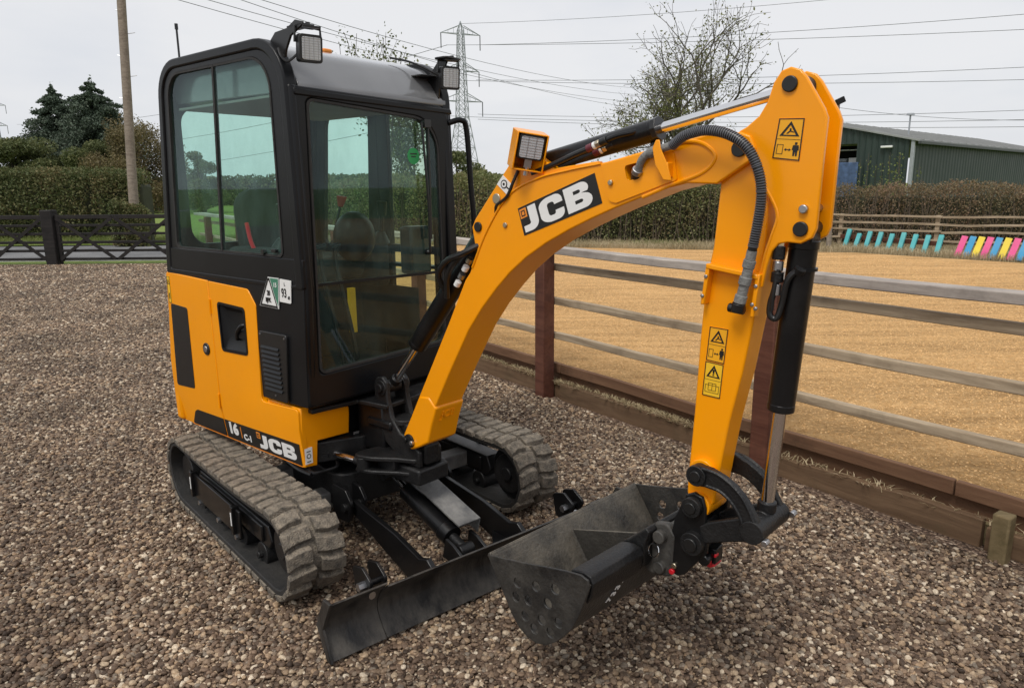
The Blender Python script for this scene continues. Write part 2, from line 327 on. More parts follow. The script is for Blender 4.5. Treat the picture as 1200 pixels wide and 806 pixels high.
def leaves_mesh(name, pos, size, m, parent=None, aspect=.55, flat=0, tri=False, up=False):
    """one mesh of many small separate leaf faces at pos (n,3)"""
    n = len(pos); a = rng.normal(size=(n, 3)); 
    if up: a[:, 2] = np.abs(a[:, 2])+1.5
    a /= np.linalg.norm(a, axis=1)[:, None]; c = rng.normal(size=(n, 3)); c -= (c*a).sum(1)[:, None]*a; c /= np.linalg.norm(c, axis=1)[:, None]
    s = (size*(.6+.8*rng.random(n)))[:, None]
    if flat: c[:, 2] *= .3
    p = pos
    V = np.stack([p-a*s*.5, p+c*s*aspect*.5, p+a*s*.5, p-c*s*aspect*.5], 1).reshape(-1, 3)
    me = bpy.data.meshes.new(name); me.vertices.add(4*n); me.vertices.foreach_set('co', V.astype(np.float32).ravel())
    me.loops.add(4*n); me.loops.foreach_set('vertex_index', np.arange(4*n, dtype=np.int32)); me.polygons.add(n); me.polygons.foreach_set('loop_start', np.arange(0, 4*n, 4, dtype=np.int32))
    me.update(calc_edges=True); me.materials.append(m); o = bpy.data.objects.new(name, me); return link(o, parent)
def branches(segs, sides=5):
    """segs: list of (p0,p1,r0,r1) -> bmesh of tapered tubes"""
    V = []; Fc = []
    for p0, p1, r0_, r1_ in segs:
        p0 = Vector(p0); p1 = Vector(p1); d = p1-p0
        if d.length < 1e-5: continue
        q = d.to_track_quat('Z', 'Y').to_matrix(); k0 = len(V); sd_ = sides if r0_ > .02 else 3
        for c_, r_ in ((p0, r0_), (p1+d.normalized()*r1_*.5, r1_)):
            for i in range(sd_): t = 2*math.pi*i/sd_; V.append(c_+q @ Vector((math.cos(t)*r_, math.sin(t)*r_, 0)))
        for i in range(sd_): Fc.append((k0+i, k0+(i+1) % sd_, k0+sd_+(i+1) % sd_, k0+sd_+i))
    return V, Fc
def mesh_obj(name, V, Fc, m, parent=None, smooth=True):
    me = bpy.data.meshes.new(name); me.from_pydata([tuple(v) for v in V], [], Fc); me.materials.append(m)
    if smooth: me.shade_smooth()
    return link(bpy.data.objects.new(name, me), parent)
# ---END1---

# ------------------------------------------------------------------ ground, gravel, sand, grass
def sheet(name, pts, z, m, kind='structure', thick=0):
    bm = nb()
    if thick: prism(bm, pts, z-thick, z, 'z')
    else: bm.faces.new([bm.verts.new((x, y, z)) for x, y in pts])
    o = obj(name, bm, m); o['kind'] = kind; return o
def ground_mat(name, stops, scale, bump=.4, dist=.02, big=None, stretch=None, rough=.95, vor=False, bigcol=None):
    m, n, l, b = base(name); t = n.new('ShaderNodeTexCoord'); vec = t.outputs['Object']
    if stretch: mpp = n.new('ShaderNodeMapping'); mpp.inputs['Scale'].default_value = stretch[0]; mpp.inputs['Rotation'].default_value = (0, 0, R(stretch[1])); l.new(vec, mpp.inputs[0]); vs = mpp.outputs[0]
    if vor:
        v = N(n, 'ShaderNodeTexVoronoi', Scale=scale); l.new(vec, v.inputs['Vector']); sp = n.new('ShaderNodeSeparateColor'); l.new(v.outputs['Color'], sp.inputs[0]); fac = sp.outputs[0]; hgt = v.outputs['Distance']
    else:
        v = N(n, 'ShaderNodeTexNoise', Scale=scale, Detail=10.0, Roughness=.7); l.new(vec, v.inputs['Vector']); fac = v.outputs['Fac']; hgt = fac
    r_ = ramp(n, stops); l.new(fac, r_.inputs[0]); col = r_.outputs[0]
    if big:
        v2 = N(n, 'ShaderNodeTexNoise', Scale=big, Detail=6.0, Roughness=.65); l.new(vs if stretch else vec, v2.inputs['Vector']); r2 = ramp(n, [(.35, bigcol[0]), (.65, bigcol[1])]); l.new(v2.outputs['Fac'], r2.inputs[0])
        mx = n.new('ShaderNodeMix'); mx.data_type = 'RGBA'; mx.blend_type = 'MULTIPLY'; mx.inputs[0].default_value = 1; l.new(col, mx.inputs[6]); l.new(r2.outputs[0], mx.inputs[7]); col = mx.outputs[2]
    l.new(col, b.inputs['Base Color']); b.inputs['Roughness'].default_value = rough; b.inputs['Specular IOR Level'].default_value = .2
    bp = N(n, 'ShaderNodeBump', Strength=bump, Distance=dist); l.new(hgt, bp.inputs['Height'])
    if vor: bp.invert = True
    last = bp
    if big and stretch:
        bp2 = N(n, 'ShaderNodeBump', Strength=.6, Distance=.06); l.new(v2.outputs['Fac'], bp2.inputs['Height']); l.new(bp.outputs[0], bp2.inputs['Normal']); last = bp2
    l.new(last.outputs[0], b.inputs['Normal']); return m
PEB = [(0, (.055, .042, .036)), (.3, (.12, .092, .078)), (.55, (.18, .145, .125)), (.78, (.27, .215, .175)), (.93, (.38, .33, .28)), (1, (.62, .58, .52))]
M_GRAV = ground_mat('gravel_bed', [(a, tuple(c*k for c, k in zip(b_, (1.05, .93, .82)))) for a, b_ in PEB], 70, 1.0, .02, vor=True, big=.6, bigcol=((.78, .76, .75), (1.1, 1.05, 1)))
M_SAND = ground_mat('arena_sand', [(.3, (.42, .24, .09)), (.5, (.66, .405, .175)), (.72, (.84, .56, .27))], 34, 1.0, .035, big=1.6, stretch=((.5, 3.5, 1), 30), bigcol=((.72, .69, .66), (1.14, 1.12, 1.10)))
M_FIELD = ground_mat('field_turf', [(.3, (.10, .15, .03)), (.7, (.22, .28, .07))], 3, .3, .05)
M_ROAD = ground_mat('tarmac', [(.3, (.13, .13, .13)), (.7, (.22, .22, .22))], 30, .3, .01, big=.5, bigcol=((.7, .7, .72), (1.2, 1.2, 1.2)))
M_VERGE = ground_mat('verge_soil', [(.3, (.10, .085, .04)), (.7, (.26, .20, .11))], 6, .6, .05)
sheet('ground', [(-1500, -60), (1500, -60), (1500, 2500), (-1500, 2500)], -.03, M_FIELD)
sheet('gravel_yard', [(-40, -40), (30, -40), (30, -2), (9, -2), (9, 12), (-5.0, 16.15), (-30, 16.15)], -.012, M_GRAV)
sheet('road', [(-60, 17.2), (-6, 17.2), (-6, 21.5), (-60, 21.5)], -.02, M_ROAD)
sheet('road_edge_kerb', [(-60, 16.95), (-6.2, 16.95), (-6.2, 17.2), (-60, 17.2)], .03, GALV if False else mat('pale_concrete', (.42, .42, .41), .9), thick=.06)
_e0 = G.M @ Vector((-13.3, .085, 0)); _e1 = G.M @ Vector((5.3, .085, 0))
SANDP = [(_e0.x, _e0.y), (_e1.x, _e1.y), (30, .0), (30, 6.2), (14, 9.7), (8.9, 12.6), (7.0, 14.8), (1.96, 16.5), (-3.2, 18.1)]
sheet('sand_arena', SANDP, .215, M_SAND, thick=.2)
sheet('verge', [(-6.0, 17.0), (-3.2, 17.6), (1.96, 16.1), (7.0, 14.4), (8.9, 12.2), (14, 9.5), (30, 6), (34, 16), (20, 24), (-9, 24)], .18, M_VERGE, thick=.2)
sheet('pasture', [(-60, 21.5), (-6.5, 21.5), (-9, 24), (-9, 90), (-60, 90)], .01, M_FIELD)

# pebbles: real stones spread through geometry nodes over the part of the yard the camera stands in
def pebbles():
    m, n, l, b = base('pebble'); oi = n.new('ShaderNodeObjectInfo'); r_ = ramp(n, [(.0, (.055, .040, .033)), (.2, (.13, .095, .075)), (.4, (.215, .158, .125)), (.55, (.29, .22, .17)), (.68, (.25, .225, .205)), (.80, (.42, .31, .22)), (.91, (.52, .44, .35)), (1, (.80, .74, .66))])
    l.new(oi.outputs['Random'], r_.inputs[0]); t = n.new('ShaderNodeTexCoord'); nz_ = N(n, 'ShaderNodeTexNoise', Scale=1.8, Detail=5.0); l.new(t.outputs['Object'], nz_.inputs['Vector'])
    rr_ = ramp(n, [(.3, (.62, .60, .58)), (.7, (1.2, 1.18, 1.15))]); l.new(nz_.outputs['Fac'], rr_.inputs[0]); mx = n.new('ShaderNodeMix'); mx.data_type = 'RGBA'; mx.blend_type = 'MULTIPLY'; mx.inputs[0].default_value = 1; l.new(r_.outputs[0], mx.inputs[6]); l.new(rr_.outputs[0], mx.inputs[7])
    gp = n.new('ShaderNodeNewGeometry'); nb_ = N(n, 'ShaderNodeTexNoise', Scale=1.1, Detail=4.0, Roughness=.6); l.new(gp.outputs['Position'], nb_.inputs['Vector']); r3 = ramp(n, [(.36, (.62, .585, .52)), (.62, (1.04, .97, .85))]); l.new(nb_.outputs['Fac'], r3.inputs[0])
    m3 = n.new('ShaderNodeMix'); m3.data_type = 'RGBA'; m3.blend_type = 'MULTIPLY'; m3.inputs[0].default_value = 1; l.new(mx.outputs[2], m3.inputs[6]); l.new(r3.outputs[0], m3.inputs[7]); l.new(m3.outputs[2], b.inputs['Base Color'])
    b.inputs['Roughness'].default_value = .6; b.inputs['Specular IOR Level'].default_value = .22
    zones = []
    near = [(-3.2, .75), (3.6, .3), (2.05, 2.9), (.03, 5.75), (-2.6, 5.9), (-4.6, 5.2)]
    mid = [(-4.6, 5.2), (-2.6, 5.9), (.03, 5.75), (-3.4, 10.4), (-7.6, 10.4)]
    far = [(-7.6, 10.4), (-3.4, 10.4), (-7.2, 15.9), (-13.5, 15.9)]
    for idx, (poly, dens, size) in enumerate(((near, 9200, .0076), (mid, 5200, .0092), (far, 2200, .013))):
        bm = nb(); bm.faces.new([bm.verts.new((x, y, -.008)) for x, y in poly]); bmesh.ops.triangulate(bm, faces=bm.faces)
        me = bpy.data.meshes.new('gravel'); bm.to_mesh(me); bm.free(); me.materials.append(m); o = link(bpy.data.objects.new('gravel', me)); o['kind'] = 'stuff'; o['label'] = ('loose brown river pebbles covering the yard in front of the digger', 'loose brown pebbles beyond the digger', 'loose pebbles by the black gate')[idx]; o['category'] = 'gravel'
        g = bpy.data.node_groups.new('scatter', 'GeometryNodeTree'); g.interface.new_socket('Geometry', in_out='INPUT', socket_type='NodeSocketGeometry'); g.interface.new_socket('Geometry', in_out='OUTPUT', socket_type='NodeSocketGeometry')
        gn = g.nodes; gl = g.links; gi = gn.new('NodeGroupInput'); go = gn.new('NodeGroupOutput'); join = gn.new('GeometryNodeJoinGeometry')
        g2i = gn.new('GeometryNodeGeometryToInstance')
        for k_ in range(5):
            ico = gn.new('GeometryNodeMeshIcoSphere'); ico.inputs['Radius'].default_value = 1; ico.inputs['Subdivisions'].default_value = 2
            sp = gn.new('GeometryNodeSetPosition'); ps = gn.new('GeometryNodeInputPosition'); no = gn.new('ShaderNodeTexNoise'); no.noise_dimensions = '4D'; no.inputs['W'].default_value = k_*7.3+1; no.inputs['Scale'].default_value = .6; no.inputs['Detail'].default_value = 1
            gl.new(ps.outputs[0], no.inputs['Vector']); vm = gn.new('ShaderNodeVectorMath'); vm.operation = 'SUBTRACT'; gl.new(no.outputs['Color'], vm.inputs[0]); vm.inputs[1].default_value = (.5, .5, .5)
            v2 = gn.new('ShaderNodeVectorMath'); v2.operation = 'SCALE'; v2.inputs['Scale'].default_value = .8; gl.new(vm.outputs[0], v2.inputs[0]); gl.new(v2.outputs[0], sp.inputs['Offset']); gl.new(ico.outputs[0], sp.inputs['Geometry'])
            sm = gn.new('GeometryNodeSetMaterial'); sm.inputs['Material'].default_value = m; ss = gn.new('GeometryNodeSetShadeSmooth'); gl.new(sp.outputs[0], ss.inputs[0]); gl.new(ss.outputs[0], sm.inputs[0]); gl.new(sm.outputs[0], g2i.inputs[0])
        di = gn.new('GeometryNodeDistributePointsOnFaces'); di.inputs['Density'].default_value = dens; di.inputs['Seed'].default_value = 3+idx
        io = gn.new('GeometryNodeInstanceOnPoints'); io.inputs['Pick Instance'].default_value = True
        def rnd(kind, lo, hi, seed):
            x = gn.new('FunctionNodeRandomValue'); x.data_type = kind
            if kind == 'FLOAT_VECTOR': x.inputs[0].default_value = lo; x.inputs[1].default_value = hi; s_ = x.outputs[0]
            elif kind == 'INT': x.inputs[4].default_value = lo; x.inputs[5].default_value = hi; s_ = x.outputs[2]
            else: x.inputs[2].default_value = lo; x.inputs[3].default_value = hi; s_ = x.outputs[1]
            x.inputs['Seed'].default_value = seed; return s_
        gl.new(gi.outputs[0], di.inputs['Mesh']); gl.new(di.outputs['Points'], io.inputs['Points']); gl.new(g2i.outputs[0], io.inputs['Instance'])
        gl.new(rnd('INT', 0, 4, 5), io.inputs['Instance Index']); gl.new(rnd('FLOAT_VECTOR', (-.45, -.45, 0), (.45, .45, 6.283), 9), io.inputs['Rotation'])
        v = gn.new('ShaderNodeVectorMath'); v.operation = 'SCALE'; gl.new(rnd('FLOAT_VECTOR', (.95, .75, .55), (1.3, 1.05, .9), 11), v.inputs[0])
        pw = gn.new('ShaderNodeMath'); pw.operation = 'POWER'; gl.new(rnd('FLOAT', 0, 1, 12), pw.inputs[0]); pw.inputs[1].default_value = 1.8; ma = gn.new('ShaderNodeMath'); ma.operation = 'MULTIPLY_ADD'; gl.new(pw.outputs[0], ma.inputs[0]); ma.inputs[1].default_value = size*1.25; ma.inputs[2].default_value = size*.55; gl.new(ma.outputs[0], v.inputs['Scale']); gl.new(v.outputs[0], io.inputs['Scale'])
        ti = gn.new('GeometryNodeTranslateInstances'); cx = gn.new('ShaderNodeCombineXYZ'); gl.new(rnd('FLOAT', -.006, .009, 15), cx.inputs[2]); gl.new(io.outputs[0], ti.inputs[0]); gl.new(cx.outputs[0], ti.inputs['Translation']); ti.inputs['Local Space'].default_value = False
        gl.new(ti.outputs[0], join.inputs[0]); gl.new(gi.outputs[0], join.inputs[0]); gl.new(join.outputs[0], go.inputs[0])
        md = o.modifiers.new('scatter', 'NODES'); md.node_group = g
        me.materials.clear(); me.materials.append(M_GRAV)
pebbles()
# loose clods and grains on the near part of the sand
def clods():
    m, n, l, b = base('sand_clod'); oi = n.new('ShaderNodeObjectInfo'); r_ = ramp(n, [(0, (.44, .26, .105)), (.5, (.66, .41, .18)), (1, (.84, .56, .28))]); l.new(oi.outputs['Random'], r_.inputs[0]); l.new(r_.outputs[0], b.inputs['Base Color']); b.inputs['Roughness'].default_value = .95; b.inputs['Specular IOR Level'].default_value = .1
    for idx, (poly, dens, size) in enumerate(((((2.62, 2.48), (4.4, 2.4), (6.2, 6.0), (5.0, 8.5), (-1.6, 9.6), (-2.62, 9.70)), 1900, .0052), (((-2.62, 9.70), (-1.6, 9.6), (5.0, 8.5), (6.2, 6.0), (8.5, 10), (8.0, 12.8), (6.5, 14.4), (1.9, 16.1), (-3.2, 17.0), (-5.6, 13.8)), 800, .0068))):
        bm = nb(); bm.faces.new([bm.verts.new((x, y, .2165)) for x, y in poly]); bmesh.ops.triangulate(bm, faces=bm.faces); me = bpy.data.meshes.new('sand_clods'); bm.to_mesh(me); bm.free(); me.materials.append(M_SAND)
        o = link(bpy.data.objects.new('sand_clods', me)); o['kind'] = 'stuff'; o['category'] = 'sand'; o['label'] = ('loose clumped grains of orange sand just beyond the near fence', 'raked loose orange sand over the middle of the arena')[idx]
        g = bpy.data.node_groups.new('clods', 'GeometryNodeTree'); g.interface.new_socket('Geometry', in_out='INPUT', socket_type='NodeSocketGeometry'); g.interface.new_socket('Geometry', in_out='OUTPUT', socket_type='NodeSocketGeometry'); gn = g.nodes; gl = g.links
        gi = gn.new('NodeGroupInput'); go = gn.new('NodeGroupOutput'); j = gn.new('GeometryNodeJoinGeometry'); di = gn.new('GeometryNodeDistributePointsOnFaces'); di.inputs['Density'].default_value = dens; io = gn.new('GeometryNodeInstanceOnPoints')
        ico = gn.new('GeometryNodeMeshIcoSphere'); ico.inputs['Radius'].default_value = size; ico.inputs['Subdivisions'].default_value = 1; sm = gn.new('GeometryNodeSetMaterial'); sm.inputs['Material'].default_value = m
        rs = gn.new('FunctionNodeRandomValue'); rs.data_type = 'FLOAT_VECTOR'; rs.inputs[0].default_value = (.4, .4, .3); rs.inputs[1].default_value = (1.7, 1.4, .9); rt = gn.new('FunctionNodeRandomValue'); rt.data_type = 'FLOAT_VECTOR'; rt.inputs[0].default_value = (-.4, -.4, 0); rt.inputs[1].default_value = (.4, .4, 6.28)
        gl.new(gi.outputs[0], di.inputs['Mesh']); gl.new(di.outputs['Points'], io.inputs['Points']); gl.new(ico.outputs[0], sm.inputs[0]); gl.new(sm.outputs[0], io.inputs['Instance']); gl.new(rs.outputs[0], io.inputs['Scale']); gl.new(rt.outputs[0], io.inputs['Rotation']); gl.new(io.outputs[0], j.inputs[0]); gl.new(gi.outputs[0], j.inputs[0]); gl.new(j.outputs[0], go.inputs[0])
        o.modifiers.new('scatter', 'NODES').node_group = g
clods()

# ------------------------------------------------------------------ the mini excavator
X = empty('mini_excavator', ROOTM, 'yellow and black mini excavator standing on the gravel with its bucket raised', 'excavator')

# ---- tracks (frame U)
def track(side):
    y0, y1 = (-.70, -.47) if side < 0 else (.47, .70)
    zc, xr, xf, rad = .195, -.55, .570, .166
    def loop(r_, n=14):
        p = []
        for i in range(n+1): a = R(90-180*i/n); p.append((xf+r_*math.cos(a), zc+r_*math.sin(a)))
        for i in range(1, 12): p.append((xf+(xr-xf)*i/12, zc-r_))
        for i in range(n+1): a = R(270-180*i/n); p.append((xr+r_*math.cos(a), zc+r_*math.sin(a)))
        for i in range(1, 12):
            t = i/12; p.append((xr+(xf-xr)*t, zc+r_-.012*math.sin(math.pi*t)))
        return p
    outer = loop(rad); inner = loop(rad-.026)
    bm = nb(); ring(bm, outer, inner, y0+.004, y1-.004)
    t = obj('rubber_track', bm, [RUB, LUG], X, U, bevel=.004)
    for pl in t.data.polygons:
        c_ = (ROOTM @ pl.center); c_ = U.M.inverted() @ c_; n_ = (U.M.inverted().to_3x3() @ (ROOTM.to_3x3() @ pl.normal)); cx = min(max(c_.x, xr), xf)
        if abs(n_.y) < .5 and (n_.x*(c_.x-cx)+n_.z*(c_.z-zc)) > 0: pl.material_index = 1
    # tread: two staggered rows of bars moulded on the belt
    per = [Vector((a, b)) for a, b in outer]; per.append(per[0]); L = sum((b-a).length for a, b in zip(per, per[1:])); n = 42; pitch = L/n
    def at(s):
        s %= L
        for a, b in zip(per, per[1:]):
            d = (b-a).length
            if s <= d: tt = (b-a)/d; return a+tt*s, tt
            s -= d
        return per[-1], (per[-1]-per[-2]).normalized()
    bm = nb(); wy = y1-y0
    for k_ in range(n):
        for row in (0, 1):
            s = (k_+.5*row)*pitch; long_ = (k_ % 2 == 0)
            ya, yb = (y0-.002, y0+wy*(.47 if long_ else .42)) if row == 0 else (y1-wy*(.47 if long_ else .42), y1+.002)
            p, tt = at(s); nn = Vector((tt.y, -tt.x));
            if (p-Vector(((xf+xr)/2, zc))).dot(nn) < 0: nn = -nn
            hw = pitch*.45; top = hw*.74; h = .020+.003*rng.random()
            jog = pitch*.16*(1 if row else -1)
            vs = []
            for yy, jj, hf in ((ya, 0, .8), ((ya+yb)/2, jog, 1), (yb, jog, 1)):
                for du, dh in ((-hw, -.006), (-top, h*hf), (top, h*hf), (hw, -.006)):
                    q = p+tt*(du+jj+rng.normal()*.0022)+nn*(dh+rng.normal()*.0013); vs.append(bm.verts.new((q.x, yy, q.y)))
            for a in (0, 4):
                for i in range(3): bm.faces.new((vs[a+i], vs[a+i+1], vs[a+4+i+1], vs[a+4+i]))
                bm.faces.new((vs[a], vs[a+3], vs[a+7], vs[a+4]))
            bm.faces.new(vs[0:4]); bm.faces.new(vs[8:12][::-1])
    obj('tread', bm, LUG, t, U, bevel=.003, seg=2)
    # inner guide lugs
    s_in = 1 if side < 0 else -1; ym = (y0+y1)/2
    fr_ = nb(); prism(fr_, [(-.44, .13), (.40, .13), (.43, .17), (.40, .235), (-.42, .235), (-.46, .19)], ym-.05, ym+.05)
    box(fr_, -.40, .36, ym-.062, ym+.062, .15, .225)
    tf = obj('track_frame', fr_, BLK, X, U, bevel=.006)
    bm = nb()
    yo = y0+.02 if side < 0 else y1-.02
    box(bm, -.42, .22, yo-.006, yo+.006, .128, .250); 
    obj('side_guard', bm, BLK, tf, U, bevel=.004)
    for xx in (-.36, .17):
        bm = nb(); box(bm, xx-.012, xx+.012, yo-.022, yo+.012, .135, .262); obj('guard_bracket', bm, BLK, tf, U, bevel=.003)
    for xa in (.165, -.365):
        bm = nb(); box(bm, xa, xa+.010, yo-.0235, yo-.0222, .175, .235); obj('label_strip', bm, WHITE, tf, U)
    for xx in (-.33, -.11, .11, .33):
        bm = nb(); cyl(bm, (xx, ym-.055, .085), (xx, ym+.055, .085), .052, seg=20); cyl(bm, (xx, ym-.075, .085), (xx, ym+.075, .085), .016, seg=10); obj('track_roller', bm, BLKM, tf, U, bevel=.004)
    for xx in (-.30, -.05, .17):
        bm = nb(); cyl(bm, (xx, yo-.012, .118), (xx, yo+.01, .118), .012, seg=6); obj('bolt', bm, STEEL, tf, U)
    bm = nb(); cyl(bm, (xf, ym-.035, zc), (xf, ym+.035, zc), .135, seg=36); cyl(bm, (xf, ym-.055, zc), (xf, ym+.055, zc), .10, seg=30); cyl(bm, (xf, ym-.07, zc), (xf, ym+.07, zc), .035, seg=16); obj('idler_wheel', bm, BLKM, X, U, bevel=.004)
    bm = nb(); nT = 11; pts = []
    for i in range(nT*4):
        a = 2*math.pi*i/(nT*4); r_ = .140 if i % 4 in (0, 1) else .118; pts.append((xr+r_*math.cos(a), zc+r_*math.sin(a)))
    prism(bm, pts, ym-.018, ym+.018); cyl(bm, (xr, ym-.07, zc), (xr, ym+.07, zc), .085, seg=28); obj('drive_sprocket', bm, BLKM, X, U, bevel=.003)
track(-1); track(1)

# ---- undercarriage body
bm = nb(); prism(bm, rpoly([(-.34, -.27), (.34, -.27), (.34, .27), (-.34, .27)], .08), .17, .33, 'z'); box(bm, -.28, .28, -.24, .24, .14, .20)
obj('undercarriage_frame', bm, BLKM, X, U, bevel=.008)
for yy in (-1, 1):
    for xx in (-.20, .20):
        bm = nb(); box(bm, xx-.045, xx+.045, min(yy*.2, yy*.58), max(yy*.2, yy*.58), .145, .225); obj('axle_beam', bm, DUSTM, X, U, bevel=.006)
bm = nb(); cyl(bm, (0, 0, .33), (0, 0, .405), .24, seg=40); cyl(bm, (0, 0, .345), (0, 0, .375), .27, seg=40); obj('slew_ring', bm, BLKM, X, U, bevel=.004)
# lugs at front of undercarriage carrying the blade arms
for yy in (-.235, .235):
    for s in (-.035, .035):
        bm = nb(); prism(bm, rpoly([(.28, .12), (.43, .14), (.45, .24), (.40, .29), (.28, .29)], .03), yy+s-.008, yy+s+.008); obj('blade_lug', bm, BLK, X, U, bevel=.003)
    bm = nb(); cyl(bm, (.40, yy-.055, .205), (.40, yy+.055, .205), .02); obj('lug_pin', bm, BLKM, X, U, bevel=.002)
# ---- dozer blade
BL = nb()
prof = []
for i in range(9):
    t = i/8; prof.append((.075*math.sin(math.pi*t)*-1+.025*t-.0, .012+.215*t))
prof = [(x, z) for x, z in prof]
def bladex(y): return 1.092+.030*(y+.72)
def blade_part(y0, y1, top=0, off=0):
    bm = nb(); n = len(prof); th = .012
    rows = []
    for yy in (y0, y1):
        xo = bladex(yy)+off; f = [bm.verts.new((xo+x, yy, z+top*(z/.22))) for x, z in prof]; b_ = [bm.verts.new((xo+x-th, yy, z+top*(z/.22))) for x, z in prof]; rows.append((f, b_))
    (f0, b0), (f1, b1) = rows
    for i in range(n-1):
        bm.faces.new((f0[i], f0[i+1], f1[i+1], f1[i])); bm.faces.new((b0[i], b1[i], b1[i+1], b0[i+1])); bm.faces.new((f0[i], b0[i], b0[i+1], f0[i+1])); bm.faces.new((f1[i], f1[i+1], b1[i+1], b1[i]))
    bm.faces.new((f0[0], f1[0], b1[0], b0[0])); bm.faces.new((f0[-1], b0[-1], b1[-1], f1[-1])); return bm
bl = obj('dozer_blade', blade_part(-.50, .50), BLADE, X, U, bevel=.002)
for y0, y1 in ((-.72, -.503), (.503, .72)):
    e = obj('blade_extension', blade_part(y0, y1, .014, .004), BLADE, X, U, bevel=.002)
    ys = y0 if y0 < 0 else y1; bm = nb(); xo = bladex(ys); prism(bm, [(xo-.02, .01), (xo+.01, .01), (xo-.04, .12), (xo+.03, .245), (xo-.02, .245), (xo-.085, .12)], ys-.006, ys+.006); obj('end_plate', bm, BLADE, e, U, bevel=.002)
for yy in (-.50, .50):
    bm = nb()
    for s in (-.03, .03):
        prism(bm, rpoly([(bladex(yy)-.15, .14), (bladex(yy)-.09, .12), (bladex(yy)-.035, .22), (bladex(yy)-.10, .26), (bladex(yy)-.17, .24)], .018), yy+s-.006, yy+s+.006)
    cyl(bm, (bladex(yy)-.08, yy-.05, .20), (bladex(yy)-.08, yy+.05, .20), .012, seg=12)
    obj('hinge_bracket', bm, BLK, bl, U, bevel=.002)
    bm = nb(); cyl(bm, (bladex(yy)-.08, yy-.065, .20), (bladex(yy)-.08, yy-.035, .20), .016, seg=6); obj('bolt', bm, STEEL, bl, U); bm = nb(); cyl(bm, (bladex(yy)+.005, yy-.055, .205), (bladex(yy)-.01, yy-.055, .205), .014, seg=12); obj('bolt', bm, STEEL, bl, U)
for yy in (-.235, .235):
    bm = nb(); prism(bm, [(.37, .19), (.40, .235), (.75, .20), (.93, .16), (.985, .18), (1.025, .15), (1.025, .04), (.86, .035), (.42, .165)], yy-.012, yy+.012); obj('blade_arm', bm, BLK, X, U, bevel=.004)
bm = nb(); prism(bm, [(.80, -.235), (1.015, -.235), (1.03, .235), (.80, .235), (.92, .14), (.92, -.14)], .07, .085, 'z'); obj('blade_crossplate', bm, BLK, X, U, bevel=.003)
bm = nb(); cyl(bm, (.50, -.015, .245), (.80, -.015, .155), .043, seg=28); cyl(bm, (.79, -.015, .158), (.84, -.015, .143), .05, .046, seg=28)
c = obj('blade_cylinder', bm, BLK, X, U, bevel=.003)
bm = nb(); cyl(bm, (.36, -.015, .287), (.52, -.015, .239), .018, seg=16); obj('rod', bm, CHROME, c, U)
bm = nb(); cyl(bm, (.36, -.06, .287), (.36, .04, .287), .03, seg=20); obj('cylinder_eye', bm, BLKM, c, U, bevel=.003); bm = nb(); cyl(bm, (.93, -.05, .118), (.93, .02, .118), .028, seg=20); cyl(bm, (.84, -.015, .143), (.93, -.015, .118), .022); obj('cylinder_eye', bm, BLKM, c, U, bevel=.003)
bm = nb(); Mg = Matrix.Translation((.72, .035, .262)) @ Matrix.Rotation(R(14.5), 4, 'Y'); box(bm, -.19, .19, -.06, .055, -.006, .006, Mg); box(bm, -.19, .19, .049, .055, -.07, -.006, Mg); obj('cylinder_guard', bm, DUSTM, X, U, bevel=.003)
for yy in (-.075, .05):
    bm = nb(); prism(bm, [(.86, .08), (.88, .17), (.93, .16), (1.015, .12), (1.015, .08)], yy-.007, yy+.007); obj('blade_gusset', bm, BLK, X, U, bevel=.002)

# ---- upper structure (frame K)
YR, YL, XF = -.49, .40, .352
bm = nb(); prism(bm, rpoly([(-.86, -.44), (-.34, -.455), (-.34, .38), (-.86, .36)], [.22, .02, .02, .22], 8), .42, 1.172, 'z'); obj('rear_body', bm, YEL, X, K, bevel=.02, seg=3)
bm = nb(); prism(bm, rpoly([(-.70, -.40), (.24, -.40), (.33, -.20), (.33, .36), (-.70, .36)], .04), .405, .50, 'z'); obj('turntable_plate', bm, BLKM, X, K, bevel=.006)
bm = nb(); box(bm, -.04, .235, -.46, .37, .50, .655); obj('floor_box', bm, BLK, X, K, bevel=.01)
bm = nb(); prism(bm, [(.0, -.44), (.30, -.44), (.33, -.22), (.50, -.20), (.47, .10), (.40, .38), (0, .38)], .655, .675, 'z'); obj('front_deck', bm, BLKM, X, K, bevel=.004)
bm = nb(); box(bm, .28, .46, -.19, .05, .44, .655); box(bm, .24, .34, .05, .30, .46, .655); obj('front_support', bm, BLK, X, K, bevel=.01)
# side panels, the lower edge rises in a soft crease
def panel(name, pts, crease=True, holes=None):
    bm = nb(); prism(bm, pts, YR, YR+.035)
    if crease:
        bmesh.ops.bisect_plane(bm, geom=bm.verts[:]+bm.edges[:]+bm.faces[:], plane_co=(0, 0, .585), plane_no=(0, 0, 1))
        for v in bm.verts:
            if v.co.z < .58 and v.co.y < YR+.01: v.co.y += .022*(.585-v.co.z)/.18
    return bm
o = obj('engine_panel', panel('p', rpoly([(-.862, .412), (-.383, .412), (-.396, 1.182), (-.806, 1.198)], [.02, .004, .004, .02], 3)), YEL, X, K, bevel=.006)
bm = nb(); prism(bm, [(-.862, .415), (-.875, .74), (-.806, 1.19), (-.77, 1.19), (-.80, .74), (-.80, .415)], YR+.002, YR+.10); obj('corner_panel', bm, YEL, X, K, bevel=.02, seg=3)
DOORP = rpoly([(-.376, .412), (.268, .412), (.268, .682), (-.012, .668), (.006, 1.105), (-.050, 1.170), (-.390, 1.180)], [.004, .012, .02, .02, .02, .03, .004], 3)
d = obj('side_door', panel('p', DOORP), YEL, X, K, bevel=.005)
